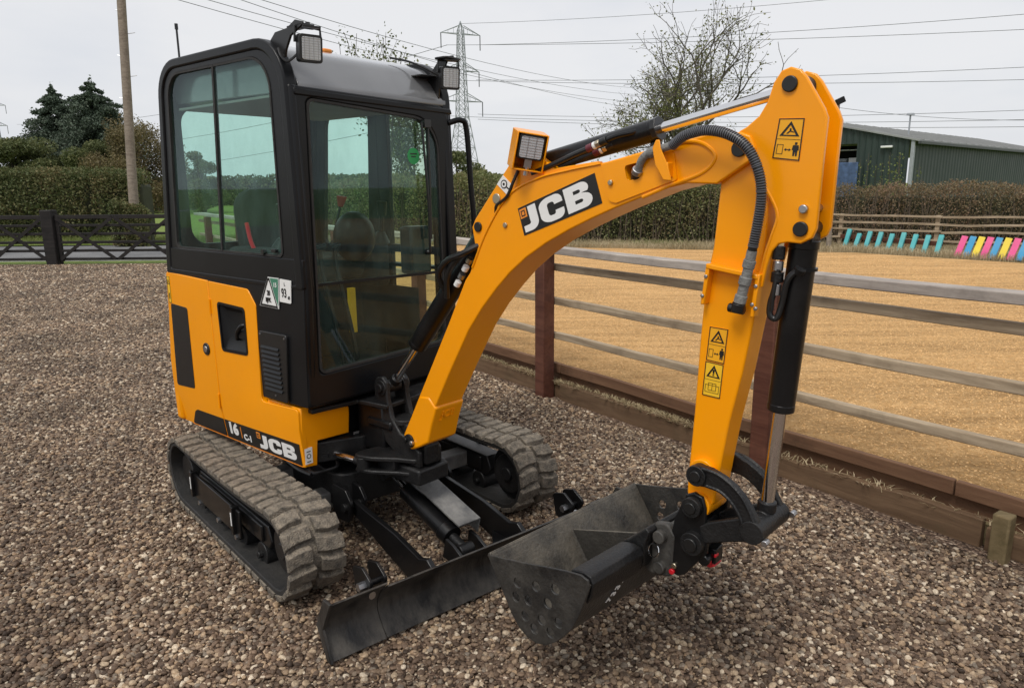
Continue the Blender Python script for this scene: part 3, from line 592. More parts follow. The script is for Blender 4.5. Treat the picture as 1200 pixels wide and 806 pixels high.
cb = nb(); prism(cb, rpoly([(-.310, .862), (-.092, .870), (-.090, 1.078), (-.318, 1.086)], .015, 4), YR-.05, YR+.025); cut(d, [to_local(cb, K)])
bm = nb(); ring(bm, rpoly([(-.314, .857), (-.087, .865), (-.085, 1.083), (-.322, 1.091)], .02, 4), rpoly([(-.304, .869), (-.098, .877), (-.097, 1.072), (-.311, 1.079)], .014, 4), YR-.003, YR+.02)
V = [(-.304, YR+.004, .869), (-.098, YR+.004, .877), (-.097, YR+.004, 1.072), (-.311, YR+.004, 1.079), (-.27, YR+.024, .93), (-.13, YR+.024, .925), (-.13, YR+.024, 1.05), (-.27, YR+.024, 1.05)]
vv = [bm.verts.new(v) for v in V]
for q in ((0, 1, 5, 4), (1, 2, 6, 5), (2, 3, 7, 6), (3, 0, 4, 7), (4, 5, 6, 7)): bm.faces.new([vv[i] for i in q])
hr = obj('handle_recess', bm, BLKF, X, K, smooth=30)
bm = nb(); tube(bm, [(-.20, YR+.018, .925), (-.165, YR+.002, .965), (-.125, YR-.002, .995), (-.11, YR+.010, 1.0)], .011, 8); box(bm, -.165, -.105, YR+.004, YR+.014, .935, .972); obj('latch', bm, BLKF, hr, K, bevel=.002)
bm = nb(); prism(bm, rpoly([(-.808, .610), (-.622, .620), (-.618, 1.030), (-.783, 1.038)], .014, 4), YR-.0025, YR+.004); obj('vent_panel', bm, BLKV, X, K, bevel=.001)
bm = nb(); cyl(bm, (-.462, YR-.006, .846), (-.462, YR+.01, .846), .030, seg=28); lk = obj('lock', bm, BLKV, X, K, bevel=.003)
bm = nb(); cyl(bm, (-.462, YR-.010, .846), (-.462, YR, .846), .016, seg=24); obj('lock_barrel', bm, STEEL, lk, K, bevel=.002)
for zz, hh in ((1.06, .035), (.60, .035)):
    bm = nb(); cyl(bm, (-.388, YR-.003, zz-hh), (-.386, YR-.003, zz+hh), .006, seg=10); obj('hinge', bm, YEL, X, K)
bm = nb()
nose = [(YR+.0015, .412), (-.402, .402), (-.397, .517), (-.228, .508), (-.224, .632), (-.24, .645), (-.25, .678), (YR+.012, .685)]
prism(bm, nose, .02, .2705, 'x'); bmesh.ops.bisect_plane(bm, geom=bm.verts[:]+bm.edges[:]+bm.faces[:], plane_co=(0, 0, .60), plane_no=(0, 0, 1))
for v in bm.verts:
    if v.co.z < .595:
        k_ = (.60-v.co.z)/.19
        if v.co.x > .1: v.co.x -= .012*k_
        if v.co.y < YR+.05: v.co.y += .020*k_
obj('nose_panel', bm, YEL, X, K, bevel=.006)
def skewY(bm):   # lay a flat decal on the creased lower panel
    for v in bm.verts:
        if v.co.z < .585: v.co.y += .022*(.585-v.co.z)/.18
    return bm
bm = nb(); prism(bm, rpoly([(-.715, .418), (-.384, .418), (-.386, .508), (-.640, .505), (-.668, .490)], [.005, .002, .002, .03, .02], 4), YR-.0022, YR+.003); dl = obj('decal', skewY(bm), BLKV, X, K)
bm = nb(); prism(bm, [(-.372, .418), (.246, .418), (.250, .521), (-.374, .509)], YR-.0022, YR+.003); dm = obj('decal', skewY(bm), BLKV, X, K)
bm = nb(); box(bm, -.72, .25, YR-.0022, YR+.002, .4125, .4155); obj('pinstripe', skewY(bm), ORV, X, K)
def ktext(s, size, x, z, m, bold, rot=0, sx=1):
    b_ = text_bm(s, size, bold, ext=.0006); bmesh.ops.transform(b_, matrix=wall_M(x, YR-.003, z, rot, 'y', sx), verts=b_.verts); return obj('lettering', skewY(b_), m, dm, K)
ktext('16', .076, -.302, .472, WHITE, .0042, sx=1.15)
ktext('|', .062, -.232, .474, ORV, 0)
ktext('C-1', .042, -.178, .452, WHITE, .0016, sx=1.1)
b_ = nb(); letters(b_, .292, .068, wall_M(-.075, YR-.003, .430, 1, 'y')); obj('lettering', skewY(b_), WHITE, dm, K)
b_ = nb(); box(b_, -.092, -.062, YR-.004, YR-.003, .476, .506); sq = obj('emblem', skewY(b_), ORV, dm, K)
b_ = nb(); 
for q in ((-.087, .482, -.083, .500), (-.087, .482, -.068, .486), (-.072, .482, -.068, .500), (-.087, .496, -.072, .500)): box(b_, q[0], q[2], YR-.0048, YR-.0041, q[1], q[3])
obj('emblem_mark', skewY(b_), BLKV, dm, K)
# white sticker on nose front
bm = nb(); box(bm, .266, .2685, -.470, -.432, .428, .500, Matrix.Identity(4)); st = obj('sticker', bm, WHITE, X, K)
bm = nb(); cyl(bm, (.2683, -.451, .463), (.2695, -.451, .463), .011, seg=20); cyl(bm, (.2690, -.451, .463), (.2700, -.451, .463), .007, seg=20, mi=1); box(bm, .2684, .2694, -.461, -.441, .482, .486); box(bm, .2684, .2694, -.461, -.441, .436, .440); obj('sticker_print', bm, [BLKV, WHITE], st, K)
# warning label high on the rear corner
bm = nb(); box(bm, -.800, -.770, YR-.002, YR, 1.04, 1.175); wl = obj('warning_label', bm, YELD, X, K)
bm = nb(); ring(bm, [(-.799, 1.041), (-.771, 1.041), (-.771, 1.174), (-.799, 1.174)], [(-.797, 1.043), (-.773, 1.043), (-.773, 1.172), (-.797, 1.172)], YR-.003, YR-.0021)
ring(bm, [(-.796, 1.135), (-.774, 1.135), (-.785, 1.160)], [(-.792, 1.1375), (-.778, 1.1375), (-.785, 1.154)], YR-.003, YR-.0021); box(bm, -.789, -.781, YR-.003, YR-.0021, 1.06, 1.09); obj('label_print', bm, BLKV, wl, K)
# step loop under the nose
bm = nb(); tube(bm, [(.22, -.44, .40), (.30, -.455, .395), (.31, -.40, .39), (.31, -.34, .39), (.26, -.30, .395)], .008, 8); tube(bm, [(.10, -.45, .40), (.22, -.47, .395), (.30, -.465, .39)], .010, 8); obj('tie_down_loop', bm, BLK, X, K)
# swing cylinder with chrome rod, bracket to king post
bm = nb(); cyl(bm, (.05, -.34, .44), (.245, -.318, .437), .034, seg=24); cyl(bm, (.235, -.319, .437), (.262, -.316, .437), .038, .034, seg=24); sc_ = obj('swing_cylinder', bm, BLK, X, K, bevel=.003)
bm = nb(); cyl(bm, (.24, -.319, .437), (.405, -.297, .430), .0145, seg=18); obj('rod', bm, CHROME, sc_, K)
bm = nb(); cyl(bm, (.395, -.298, .432), (.44, -.292, .428), .022, seg=18); obj('rod_end', bm, BLKM, sc_, K, bevel=.003); bm = nb(); cyl(bm, (.44, -.292, .40), (.44, -.292, .455), .03, seg=20); obj('rod_eye', bm, BLKM, sc_, K, bevel=.003)
bm = nb()
for z0, z1 in ((.448, .468), (.388, .406)):
    prism(bm, rpoly([(.40, -.33), (.50, -.30), (.60, -.235), (.68, -.20), (.68, -.06), (.54, -.04), (.44, -.10), (.40, -.25)], .03, 4), z0, z1, 'z')
box(bm, .47, .58, -.24, -.10, .40, .455)
kp = obj('swing_bracket', bm, BLKM, X, K, bevel=.005)
bm = nb(); cyl(bm, (.53, -.115, .36), (.53, -.115, .60), .055, seg=28); cyl(bm, (.53, -.115, .585), (.53, -.115, .61), .065, seg=28); obj('king_pin', bm, BLKM, kp, K, bevel=.004)
bm = nb(); box(bm, .36, .52, -.20, -.03, .56, .60); obj('pivot_bracket', bm, BLK, X, K, bevel=.01); bm = nb(); box(bm, .36, .52, -.20, -.03, .39, .43); obj('pivot_bracket', bm, BLK, X, K, bevel=.01)
# small valve block, plate and hoses under the deck
bm = nb(); box(bm, .276, .281, -.215, -.16, .47, .51); box(bm, .276, .283, -.215, -.05, .385, .45); obj('data_plate', bm, DUSTM, X, K, bevel=.002)
for i, (yy, zz) in enumerate(((-.10, .56), (-.07, .54), (-.05, .52), (-.02, .55), (.01, .53))):
    bm = nb(); tube(bm, [(.30, yy-.03, zz+.05), (.38, yy-.02, zz+.01), (.46, yy-.03, zz-.05), (.52, yy-.06, zz-.12)], .011, 8); obj('hydraulic_hose', bm, HOSE, X, K)
    bm = nb(); cyl(bm, (.295, yy-.03, zz+.052), (.325, yy-.028, zz+.040), .013, seg=6); obj('hose_fitting', bm, STEEL, X, K)

# ---- cab (frame K): roll bar frame, window frames, panes
def cab_side(y, s, name):
    """s = outward direction (-1 right side, +1 left side)"""
    outer = rpoly([(-.795, 1.19), (-.672, 2.170), (.338, 2.172), (.372, 1.20)], [.01, .17, .20, .01], 8)
    mid = rpoly([(-.745, 1.215), (-.637, 2.130), (.300, 2.132), (.318, 1.215)], [.012, .135, .165, .012], 8)
    win = rpoly([(-.676, 1.318), (-.600, 2.112), (.236, 2.108), (.240, 1.322)], [.03, .115, .14, .03], 8)
    bm = nb(); ring(bm, outer, mid, min(y, y-s*.055), max(y, y-s*.055)); f = obj('cab_frame', bm, BLKF, X, K, bevel=.014, seg=3)
    ring2 = nb()
    if s < 0:
        ring(ring2, mid, win, min(y-s*.008, y-s*.030), max(y-s*.008, y-s*.030)); wf = obj('window_frame', ring2, BLKF, X, K, bevel=.003)
        win_o = win
        win_i = rpoly([(-.666, 1.328), (-.592, 2.103), (.227, 2.099), (.230, 1.332)], [.024, .108, .132, .024], 8)
        g = nb(); ring(g, win_o, win_i, y-s*.005, y-s*.022) ; obj('rubber_seal', g, RUB, wf, K)
        def pane(pts, yy):
            b2 = nb(); prism(b2, pts, yy, yy+.004); return obj('pane', b2, GLS, X, K)
        xm = lambda z: -.246+(z-1.32)*.078
        L_ = [p for p in win_o if p[0] <= xm(p[1])]; Rr = [p for p in win_o if p[0] > xm(p[1])]
        # order kept from the loop: split at the sliding joint
        def side(pred):
            pts = [p for p in win_o if pred(p)]
            a = (xm(1.320), 1.320); b = (xm(2.11), 2.11); c_ = sum(p[0] for p in pts)/len(pts), sum(p[1] for p in pts)/len(pts)
            pts += [a, b]; pts.sort(key=lambda p: math.atan2(p[1]-c_[1], p[0]-c_[0])); return pts
        pane(side(lambda p: p[0] < xm(p[1])), y-s*.016); pane(side(lambda p: p[0] > xm(p[1])), y-s*.010)
        b2 = nb(); prism(b2, [(xm(1.32)-.006, 1.32), (xm(1.32)+.008, 1.32), (xm(2.11)+.008, 2.11), (xm(2.11)-.006, 2.11)], y-s*.004, y-s*.020); obj('sliding_rail', b2, RUB, wf, K)
        b2 = nb(); cyl(b2, (.10, y-.004, 1.338), (.10, y+.014, 1.338), .012, seg=12); obj('window_catch', b2, BLKV, wf, K); b2 = nb(); box(b2, .17, .20, y-.006, y+.012, 1.34, 1.355); obj('window_catch', b2, BLKV, wf, K, bevel=.002)
    else:
        yy0, yy1 = min(y-s*.008, y-s*.035), max(y-s*.008, y-s*.035)
        a1 = rpoly([(-.745, 1.215), (-.637, 2.130), (-.16, 2.13), (-.16, 1.215)], [.012, .135, .012, .012], 8); b1_ = rpoly([(-.66, 1.29), (-.585, 2.02), (-.22, 2.02), (-.26, 1.29)], [.03, .12, .03, .03], 8)
        ring(ring2, a1, b1_, yy0, yy1); obj('window_frame', ring2, BLKF, X, K, bevel=.003)
        b2 = nb(); prism(b2, b1_, y-s*.02, y-s*.024); obj('pane', b2, GLS, X, K)
        d_ = nb(); a2 = rpoly([(-.158, .70), (-.158, 2.13), (.300, 2.132), (.318, .70)], [.02, .012, .165, .02], 8); b2_ = rpoly([(-.08, .80), (-.08, 2.05), (.225, 2.03), (.245, .80)], [.05, .03, .12, .05], 8)
        ring(d_, a2, b2_, yy0, yy1); box(d_, -.085, .25, yy0, yy1, 1.27, 1.31); dd = obj('cab_door', d_, BLKF, X, K, bevel=.003)
        b2 = nb(); prism(b2, b2_, y-s*.02, y-s*.024); obj('pane', b2, GLC, dd, K)
    return f
cab_side(YR, -1, 'right'); cab_side(YL, 1, 'left')
# black side panel under the right window
bm = nb(); prism(bm, [(-.800, 1.165), (-.075, 1.150), (-.010, 1.095), (.000, .690), (.345, .700), (.370, 1.32), (-.786, 1.32)], YR+.004, YR+.04); obj('lower_side_panel', bm, BLKF, X, K, bevel=.004)
bm = nb(); box(bm, -.70, -.15, YL-.04, YL-.006, .68, 1.225); obj('lower_side_panel', bm, BLKF, X, K, bevel=.004)
# ventilation grille
bm = nb(); prism(bm, rpoly([(.034, .697), (.212, .700), (.236, 1.000), (.024, .997)], .014, 4), YR-.008, YR+.006); gr = obj('grille', bm, BLKV, X, K, bevel=.003)
for i in range(10):
    z = .745+i*.0205; x0 = .052-.001*i; bm = nb(); M_ = Matrix.Translation((0, YR-.010, z)) @ Matrix.Rotation(R(-35), 4, 'X'); box(bm, x0, x0+.132, -.003, .003, -.006, .006, M_); obj('louvre', bm, BLKF, gr, K)
for xx, zz in ((.040, .985), (.222, .985), (.125, .722)):
    bm = nb(); cyl(bm, (xx, YR-.011, zz), (xx, YR-.006, zz), .0045, seg=8); obj('screw', bm, STEEL, gr, K)
# front: frame, split windscreen
def fx(dx): return XF+dx
fo = rpoly([(YR+.004, .70), (.405, .70), (.372, 1.965), (-.468, 1.985)], [.02, .05, .06, .03], 8)
fi = rpoly([(-.424, .836), (.322, .852), (.302, 1.902), (-.404, 1.942)], [.03, .05, .16, .03], 8)
bm = nb(); ring(bm, fo, fi, XF-.045, XF, 'x'); ff = obj('front_frame', bm, BLKF, X, K, bevel=.010, seg=3)
fj = rpoly([(-.414, .846), (.312, .862), (.292, 1.892), (-.395, 1.932)], [.024, .045, .15, .024], 8)
bm = nb(); ring(bm, fi, fj, XF-.03, XF+.004, 'x'); obj('rubber_seal', bm, RUB, ff, K)
up = [p for p in fj if p[1] > 1.2]+[]; lo = [p for p in fj if p[1] <= 1.2]
def front_pane(pts, m, x):
    c_ = (sum(p[0] for p in pts)/len(pts), sum(p[1] for p in pts)/len(pts)); pts = sorted(pts, key=lambda p: math.atan2(p[1]-c_[1], p[0]-c_[0])); b2 = nb(); prism(b2, pts, x, x+.004, 'x'); return obj('windscreen_pane', b2, m, X, K)
front_pane(up+[(-.405, 1.212), (.308, 1.200)], GLS, XF-.008); front_pane(lo+[(-.405, 1.208), (.308, 1.196)], GLC, XF-.016)
bm = nb(); prism(bm, [(-.408, 1.204), (.308, 1.192), (.308, 1.204), (-.408, 1.216)], XF-.018, XF-.001, 'x'); obj('screen_joint', bm, BLKF, ff, K)
# corner post between side frame and front frame
bm = nb(); prism(bm, [(.345, .70), (.374, 1.20), (.352, 1.99), (.30, 1.99), (.30, .70)], YR+.010, YR+.05); obj('corner_post', bm, BLKF, X, K, bevel=.014, seg=3); bm = nb(); prism(bm, [(.345, .70), (.364, 1.20), (.350, 1.96), (.30, 1.96), (.30, .70)], YL-.05, YL-.010); obj('corner_post', bm, BLKF, X, K, bevel=.014, seg=3)
# green round sticker & pale tab on the glass
bm = nb(); cyl(bm, (XF-.0035, .150, 1.735), (XF-.0025, .150, 1.735), .036, seg=28); sgn = obj('round_sticker', bm, GRNS, X, K)
bm = nb(); box(bm, XF-.0024, XF-.0018, .130, .170, 1.742, 1.748); box(bm, XF-.0024, XF-.0018, .135, .165, 1.730, 1.735); obj('sticker_print', bm, BLKV, sgn, K)
# wiper
bm = nb(); tube(bm, [(XF+.018, .215, 1.30), (XF+.026, .205, 1.55), (XF+.02, .185, 1.88)], .006, 8); box(bm, XF+.004, XF+.020, .222, .232, 1.36, 1.86); box(bm, XF, XF+.03, .195, .235, 1.86, 1.895); obj('wiper', bm, BLKV, X, K, bevel=.001)
bm = nb(); box(bm, XF-.10, XF-.02, .13, .26, 1.20, 1.42); cyl(bm, (XF-.02, .215, 1.30), (XF+.02, .215, 1.30), .012, seg=12); obj('wiper_motor', bm, BLKV, X, K, bevel=.012)
# roof
pr = rpoly([(-.66, 2.06), (-.60, 2.150), (-.40, 2.176), (.08, 2.178), (.24, 2.130), (.345, 1.99), (.345, 1.965), (-.64, 1.985)], [.02, .06, .1, .12, .12, .03, .005, .02], 4)
bm = nb(); prism(bm, pr, YR+.06, YL-.03); obj('roof', bm, GREYP, X, K, bevel=.045, seg=5, smooth=60)
bm = nb(); box(bm, -.60, .30, YR+.05, YL-.05, 1.955, 1.965); obj('headliner', bm, HEADL, X, K)
bm = nb(); prism(bm, [(YR+.03, 1.948), (YL+.0, 1.930), (YL-.01, 1.955), (YR+.03, 1.975)], XF-.03, XF+.005, 'x'); obj('gutter', bm, BLKF, ff, K, bevel=.006)
# rear wall & rear window
bm = nb(); ro = rpoly([(YR+.03, 1.19), (YL-.03, 1.19), (YL-.03, 2.10), (YR+.03, 2.10)], .05); ri = rpoly([(YR+.10, 1.33), (YL-.10, 1.33), (YL-.10, 1.98), (YR+.10, 1.98)], .08); ring(bm, ro, ri, -.72, -.69, 'x'); obj('rear_frame', bm, BLKF, X, K, bevel=.004)
bm = nb(); prism(bm, ri, -.708, -.704, 'x'); obj('pane', bm, GLS, X, K)
# floor and interior
bm = nb(); box(bm, -.60, .33, YR+.045, YL-.045, .69, .72); box(bm, -.66, -.30, YR+.045, YL-.045, .72, 1.13); obj('cab_floor', bm, DARKI, X, K, bevel=.01)
bm = nb(); cs = rpoly([(-.52, -.24), (-.06, -.24), (-.06, .20), (-.52, .20)], .07, 5); prism(bm, cs, 1.16, 1.27, 'z'); seat = obj('seat', bm, SEAT, X, K, bevel=.03, seg=3)
bm = nb(); bk = rpoly([(-.23, 1.24), (.19, 1.24), (.17, 1.60), (-.21, 1.60)], [.05, .05, .12, .12], 5); prism(bm, bk, -.06, .05, 'x'); bmesh.ops.transform(bm, matrix=Matrix.Translation((-.50, 0, 0)) @ Matrix.Shear('XY', 4, (0, 0)), verts=bm.verts)
for v in bm.verts: v.co.x -= (v.co.z-1.24)*.22
obj('backrest', bm, SEAT, seat, K, bevel=.03, seg=3)
bm = nb(); box(bm, -.42, -.02, -.37, -.25, 1.10, 1.33); box(bm, -.42, -.02, .21, .31, 1.10, 1.33); obj('armrest_console', bm, SEAT, X, K, bevel=.03, seg=3)
bm = nb(); cyl(bm, (-.04, -.31, 1.33), (-.03, -.31, 1.38), .05, .02, seg=16); cyl(bm, (-.03, -.31, 1.38), (-.02, -.31, 1.47), .012); cyl(bm, (-.02, -.31, 1.46), (-.015, -.31, 1.53), .022, .026, seg=14); obj('joystick', bm, BLKF, X, K); bm = nb(); cyl(bm, (-.04, .26, 1.33), (-.03, .26, 1.38), .05, .02, seg=16); cyl(bm, (-.03, .26, 1.38), (-.02, .26, 1.47), .012); cyl(bm, (-.02, .26, 1.46), (-.015, .26, 1.53), .022, .026, seg=14); obj('joystick', bm, BLKF, X, K)
bm = nb(); bmesh.ops.create_uvsphere(bm, u_segments=20, v_segments=12, radius=.11, matrix=Matrix.Translation((.06, .02, 1.37)) @ Matrix.Diagonal((.9, .9, 1.1, 1))); obj('gaiter', bm, BLKF, X, K)
bm = nb(); cyl(bm, (-.02, -.02, 1.43), (.0, -.0, 1.53), .006, seg=8); lv = obj('control_lever', bm, BLKF, X, K)
bm = nb(); cyl(bm, (-.004, -.003, 1.51), (.004, .003, 1.56), .012, .026, seg=12); obj('knob', bm, REDD, lv, K, bevel=.004)
bm = nb(); tube(bm, [(-.30, -.32, 1.44), (-.26, -.33, 1.36), (-.20, -.34, 1.30)], .010, 8); obj('safety_lever', bm, RED, X, K)
for yy in (-.20, -.12):
    bm = nb(); tube(bm, [(.24, yy, .72), (.20, yy-.02, 1.0), (.14, yy-.03, 1.24), (.13, yy-.03, 1.34)], .011, 8); cyl(bm, (.128, yy-.05, 1.335), (.130, yy-.0, 1.345), .013, seg=10); obj('travel_lever', bm, BLKF, X, K)
    bm = nb(); box(bm, .20, .29, yy-.04, yy+.03, .735, .75); obj('pedal', bm, BLKV, X, K, bevel=.004)
bm = nb(); box(bm, -.02, .0, .02, .055, .90, 1.12); obj('caution_strip', bm, YELD, X, K)
bm = nb(); box(bm, -.60, .15, .33, .338, .80, 1.10); obj('manual_tray', bm, DARKI, X, K)
bm = nb(); box(bm, .02, .20, -.38, -.05, .721, .727); obj('floor_paper', bm, mat('pale_sheet', (.45, .48, .46), .8), X, K)
# grab handle at the far front corner
bm = nb(); tube(bm, [(XF-.005, YL-.02, 1.892), (XF+.03, YL+.03, 1.905), (XF+.035, YL+.062, 1.86), (XF+.035, YL+.085, 1.60), (XF+.035, YL+.105, 1.36), (XF+.03, YL+.06, 1.25), (XF, YL-.01, 1.24)], .0135, 12); obj('grab_handle', bm, BLKF, X, K)
# work lights on the roof corners
def work_light(px, py, pz, yaw, tilt, arm):
    T = Matrix.Translation((px, py, pz)) @ Matrix.Rotation(R(yaw), 4, 'Z') @ Matrix.Rotation(R(tilt), 4, 'Y')
    bm = nb(); prism(bm, rpoly([(-.046, -.050), (.046, -.050), (.046, .050), (-.046, .050)], .012, 4), -.018, .018, 'x'); box(bm, -.034, -.017, -.036, .036, -.04, .04)
    for i in range(5): box(bm, -.044, -.032, -.030+i*.015-.002, -.030+i*.015+.002, -.035, .035)
    bmesh.ops.transform(bm, matrix=T, verts=bm.verts); wl_ = obj('work_light', bm, BLKV, X, K, bevel=.003)
    bm = nb(); prism(bm, rpoly([(-.036, -.040), (.036, -.040), (.036, .040), (-.036, .040)], .006, 3), .017, .021, 'x'); bmesh.ops.transform(bm, matrix=T, verts=bm.verts); obj('lens', bm, LENS, wl_, K)
    bm = nb()
    for i in range(9): box(bm, .0205, .0225, -.036, .036, -.036+i*.009-.0009, -.036+i*.009+.0009)
    for i in range(4): box(bm, .0205, .0227, -.027+i*.018-.0008, -.027+i*.018+.0008, -.040, .040)
    bmesh.ops.transform(bm, matrix=T, verts=bm.verts); obj('lens_grid', bm, STEEL, wl_, K)
    bm = nb(); tube(bm, [(-.01, -.052, .02), (-.015, -.05, .075), (-.015, .05, .075), (-.01, .052, .02)], .006, 6, smooth=0); box(bm, -.05, .03, -.035, .035, .072, .080); cyl(bm, (-.01, 0, .078), (-.01, 0, .094), .009, seg=6); bmesh.ops.transform(bm, matrix=T, verts=bm.verts); obj('light_bracket', bm, BLKV, wl_, K, bevel=.001)
    bm = nb(); tube(bm, arm, .005, 6); obj('light_cable', bm, HOSE, wl_, K)
    return wl_
l1 = work_light(.405, -.412, 2.112, -12, 6, [(.36, -.43, 2.10), (.33, -.46, 2.07), (.31, -.475, 2.09), (.29, -.47, 2.12)])
l2 = work_light(.405, .335, 2.082, -20, 6, [(.36, .33, 2.09), (.30, .28, 2.13), (.24, .24, 2.16), (.16, .20, 2.18)])
bm = nb(); prism(bm, [(.255, 1.995), (.285, 1.990), (.295, 2.06), (.315, 2.115), (.35, 2.160), (.425, 2.187), (.43, 2.20), (.385, 2.212), (.33, 2.190), (.25, 2.185), (.215, 2.160), (.26, 2.11)], YR+.035, YR+.045)
box(bm, .33, .43, YR+.035, YR+.09, 2.188, 2.196); cyl(bm, (.275, YR+.025, 2.02), (.275, YR+.05, 2.02), .014, seg=8); cyl(bm, (.27, YR+.025, 2.10), (.27, YR+.05, 2.10), .012, seg=8); obj('light_arm', bm, BLKV, l1, K, bevel=.002)
bm = nb(); prism(bm, [(.25, 1.985), (.335, 1.965), (.352, 2.06), (.40, 2.150), (.44, 2.160), (.44, 2.175), (.36, 2.175), (.28, 2.10)], YL-.075, YL-.066); prism(bm, rpoly([(.36, YL-.125), (.445, YL-.12), (.44, YL-.01), (.37, YL-.015)], .02, 3), 2.160, 2.168, 'z'); box(bm, .22, .33, YL-.17, YL-.06, 2.09, 2.097); obj('light_arm', bm, BLKV, l2, K, bevel=.002)
bm = nb(); cyl(bm, (-.655, -.385, 2.07), (-.655, -.385, 2.345), .005, seg=8); cyl(bm, (-.655, -.385, 2.06), (-.655, -.385, 2.10), .012, seg=8); cyl(bm, (-.655, -.385, 2.325), (-.655, -.385, 2.35), .008, seg=8); obj('antenna', bm, BLKV, X, K)
# beacon lens just seen over the roof
bm = nb(); prism(bm, rpoly([(-.05, -.03), (.05, -.03), (.05, .03), (-.05, .03)], .02), 2.178, 2.196, 'z'); bmesh.ops.transform(bm, matrix=Matrix.Translation((.0, -.06, .004)), verts=bm.verts); obj('beacon', bm, ORV, X, K, bevel=.006)
# registration triangle and noise label
y = YR-.0012
bm = nb(); prism(bm, [(.124, 1.236), (.204, 1.236), (.190, 1.106), (.045, 1.108)], y-.0012, y+.002); tri = obj('registration_sticker', bm, WHITE, X, K)
bm = nb(); prism(bm, [(.140, 1.233), (.201, 1.233), (.188, 1.118), (.172, 1.150)], y-.002, y-.0013); obj('green_field', bm, GRNV, tri, K)
bm = nb(); ring(bm, [(.1245, 1.233), (.136, 1.233), (.186, 1.108), (.050, 1.110)], [(.127, 1.222), (.133, 1.222), (.176, 1.117), (.064, 1.119)], y-.0026, y-.0021); obj('black_border', bm, BLKV, tri, K)
text('lettering', '20', .030, .123, y-.0028, 1.168, BLKV, tri, K, bold=.0006, sx=.8)
text('lettering', 'BJPK', .027, .118, y-.0028, 1.138, BLKV, tri, K, bold=.0006, sx=.75)
text('lettering', '15', .026, .176, y-.0028, 1.205, WHITE, tri, K, bold=.0005)
bm = nb(); prism(bm, rpoly([(.200, 1.139), (.282, 1.137), (.292, 1.232), (.212, 1.235)], .004, 3), y-.0012, y+.002); nl = obj('noise_label', bm, WHITE, X, K)
text('lettering', 'L', .020, .246, y-.002, 1.214, BLKV, nl, K); text('lettering', '93', .052, .238, y-.002, 1.176, BLKV, nl, K, bold=.001, sx=.72); text('lettering', 'dB', .020, .271, y-.002, 1.160, BLKV, nl, K, sx=.8)

# ---- boom (frame B: near face y=0, far face y=.15)
BW = .15
boom_main = [(-.046, .545), (-.030, .525), (-.009, .515), (.012, .522), (.05, .540), (.102, .572), (.130, .66), (.157, .738), (.247, .893), (.357, 1.073), (.430, 1.165), (.505, 1.244), (.570, 1.305), (.646, 1.362), (.735, 1.415), (.828, 1.460), (.915, 1.497), (1.002, 1.531), (1.148, 1.582), (1.242, 1.603), (1.333, 1.600), (1.430, 1.662), (1.436, 1.690), (1.420, 1.722), (1.394, 1.732), (1.31, 1.734), (1.246, 1.722), (1.088, 1.693), (.967, 1.668), (.82, 1.650), (.695, 1.626), (.62, 1.600), (.567, 1.571), (.51, 1.51), (.464, 1.452), (.41, 1.37), (.370, 1.290), (.345, 1.262), (.246, 1.085), (.116, .861), (.053, .753), (-.052, .570)]
bm = nb(); prism(bm, boom_main, 0, BW); boom = obj('boom', bm, YEL, X, B, bevel=.005, seg=3, smooth=28)
cb = nb(); prism(cb, rpoly([(1.036, 1.655), (1.049, 1.610), (1.097, 1.624), (1.085, 1.664)], .010, 3), -.02, .06); cut(boom, [to_local(cb, B)])
bm = nb(); prism(bm, [(.355, 1.262), (.402, 1.368), (.385, 1.40), (.374, 1.455), (.392, 1.486), (.577, 1.690), (.60, 1.705), (.70, 1.690), (.760, 1.655), (.93, 1.672), (.93, 1.655), (.82, 1.63), (.695, 1.61), (.567, 1.555), (.464, 1.435)], .012, .040); prism(bm, [(.355, 1.262), (.402, 1.368), (.385, 1.40), (.374, 1.455), (.392, 1.486), (.577, 1.690), (.60, 1.705), (.70, 1.690), (.760, 1.655), (.93, 1.672), (.93, 1.655), (.82, 1.63), (.695, 1.61), (.567, 1.555), (.464, 1.435)], .110, .138)
prism(bm, [(.50, 1.585), (.577, 1.675), (.60, 1.675), (.72, 1.65), (.60, 1.60)], .038, .112)
obj('cylinder_mount', bm, YEL, boom, B, bevel=.004, seg=2)
bm = nb(); prism(bm, [(-.046, .556), (-.030, .522), (-.009, .512), (.012, .518), (.05, .536), (.107, .568), (.134, .655), (.162, .728), (.118, .768), (.060, .760), (-.052, .570)], -.004, BW+.004); obj('boom_foot', bm, YEL, boom, B, bevel=.008, seg=3)
# raised side plate round the hose exit and reinforced tip
bm = nb(); prism(bm, rpoly([(.955, 1.658), (.985, 1.552), (1.010, 1.547), (1.180, 1.603), (1.215, 1.612), (1.20, 1.690), (1.09, 1.687), (.967, 1.663)], [.004, .015, .015, .01, .01, .01, .01, .004], 3), -.0045, .002); sp = obj('side_plate', bm, YEL, boom, B, bevel=.002)
cb = nb(); prism(cb, rpoly([(1.036, 1.655), (1.049, 1.610), (1.097, 1.624), (1.085, 1.664)], .010, 3), -.02, .06); cut(sp, [to_local(cb, B)])
bm = nb(); tube(bm, [(1.10, 1e-3, 1.565), (1.19, 0, 1.598), (1.29, 0, 1.632), (1.325, 0, 1.672), (1.29, 0, 1.706), (1.235, 0, 1.716), (1.18, 0, 1.705)], .006, 8); bmesh.ops.transform(bm, matrix=Matrix.Diagonal((1, .8, 1, 1)), verts=bm.verts); obj('weld_bead', bm, YEL, boom, B)
bm = nb(); tube(bm, [(.385, -.001, 1.31), (.464, -.001, 1.449), (.567, -.001, 1.568), (.695, -.001, 1.622), (.82, -.001, 1.646), (.95, -.001, 1.664)], .004, 6); obj('weld_bead', bm, YEL, boom, B)
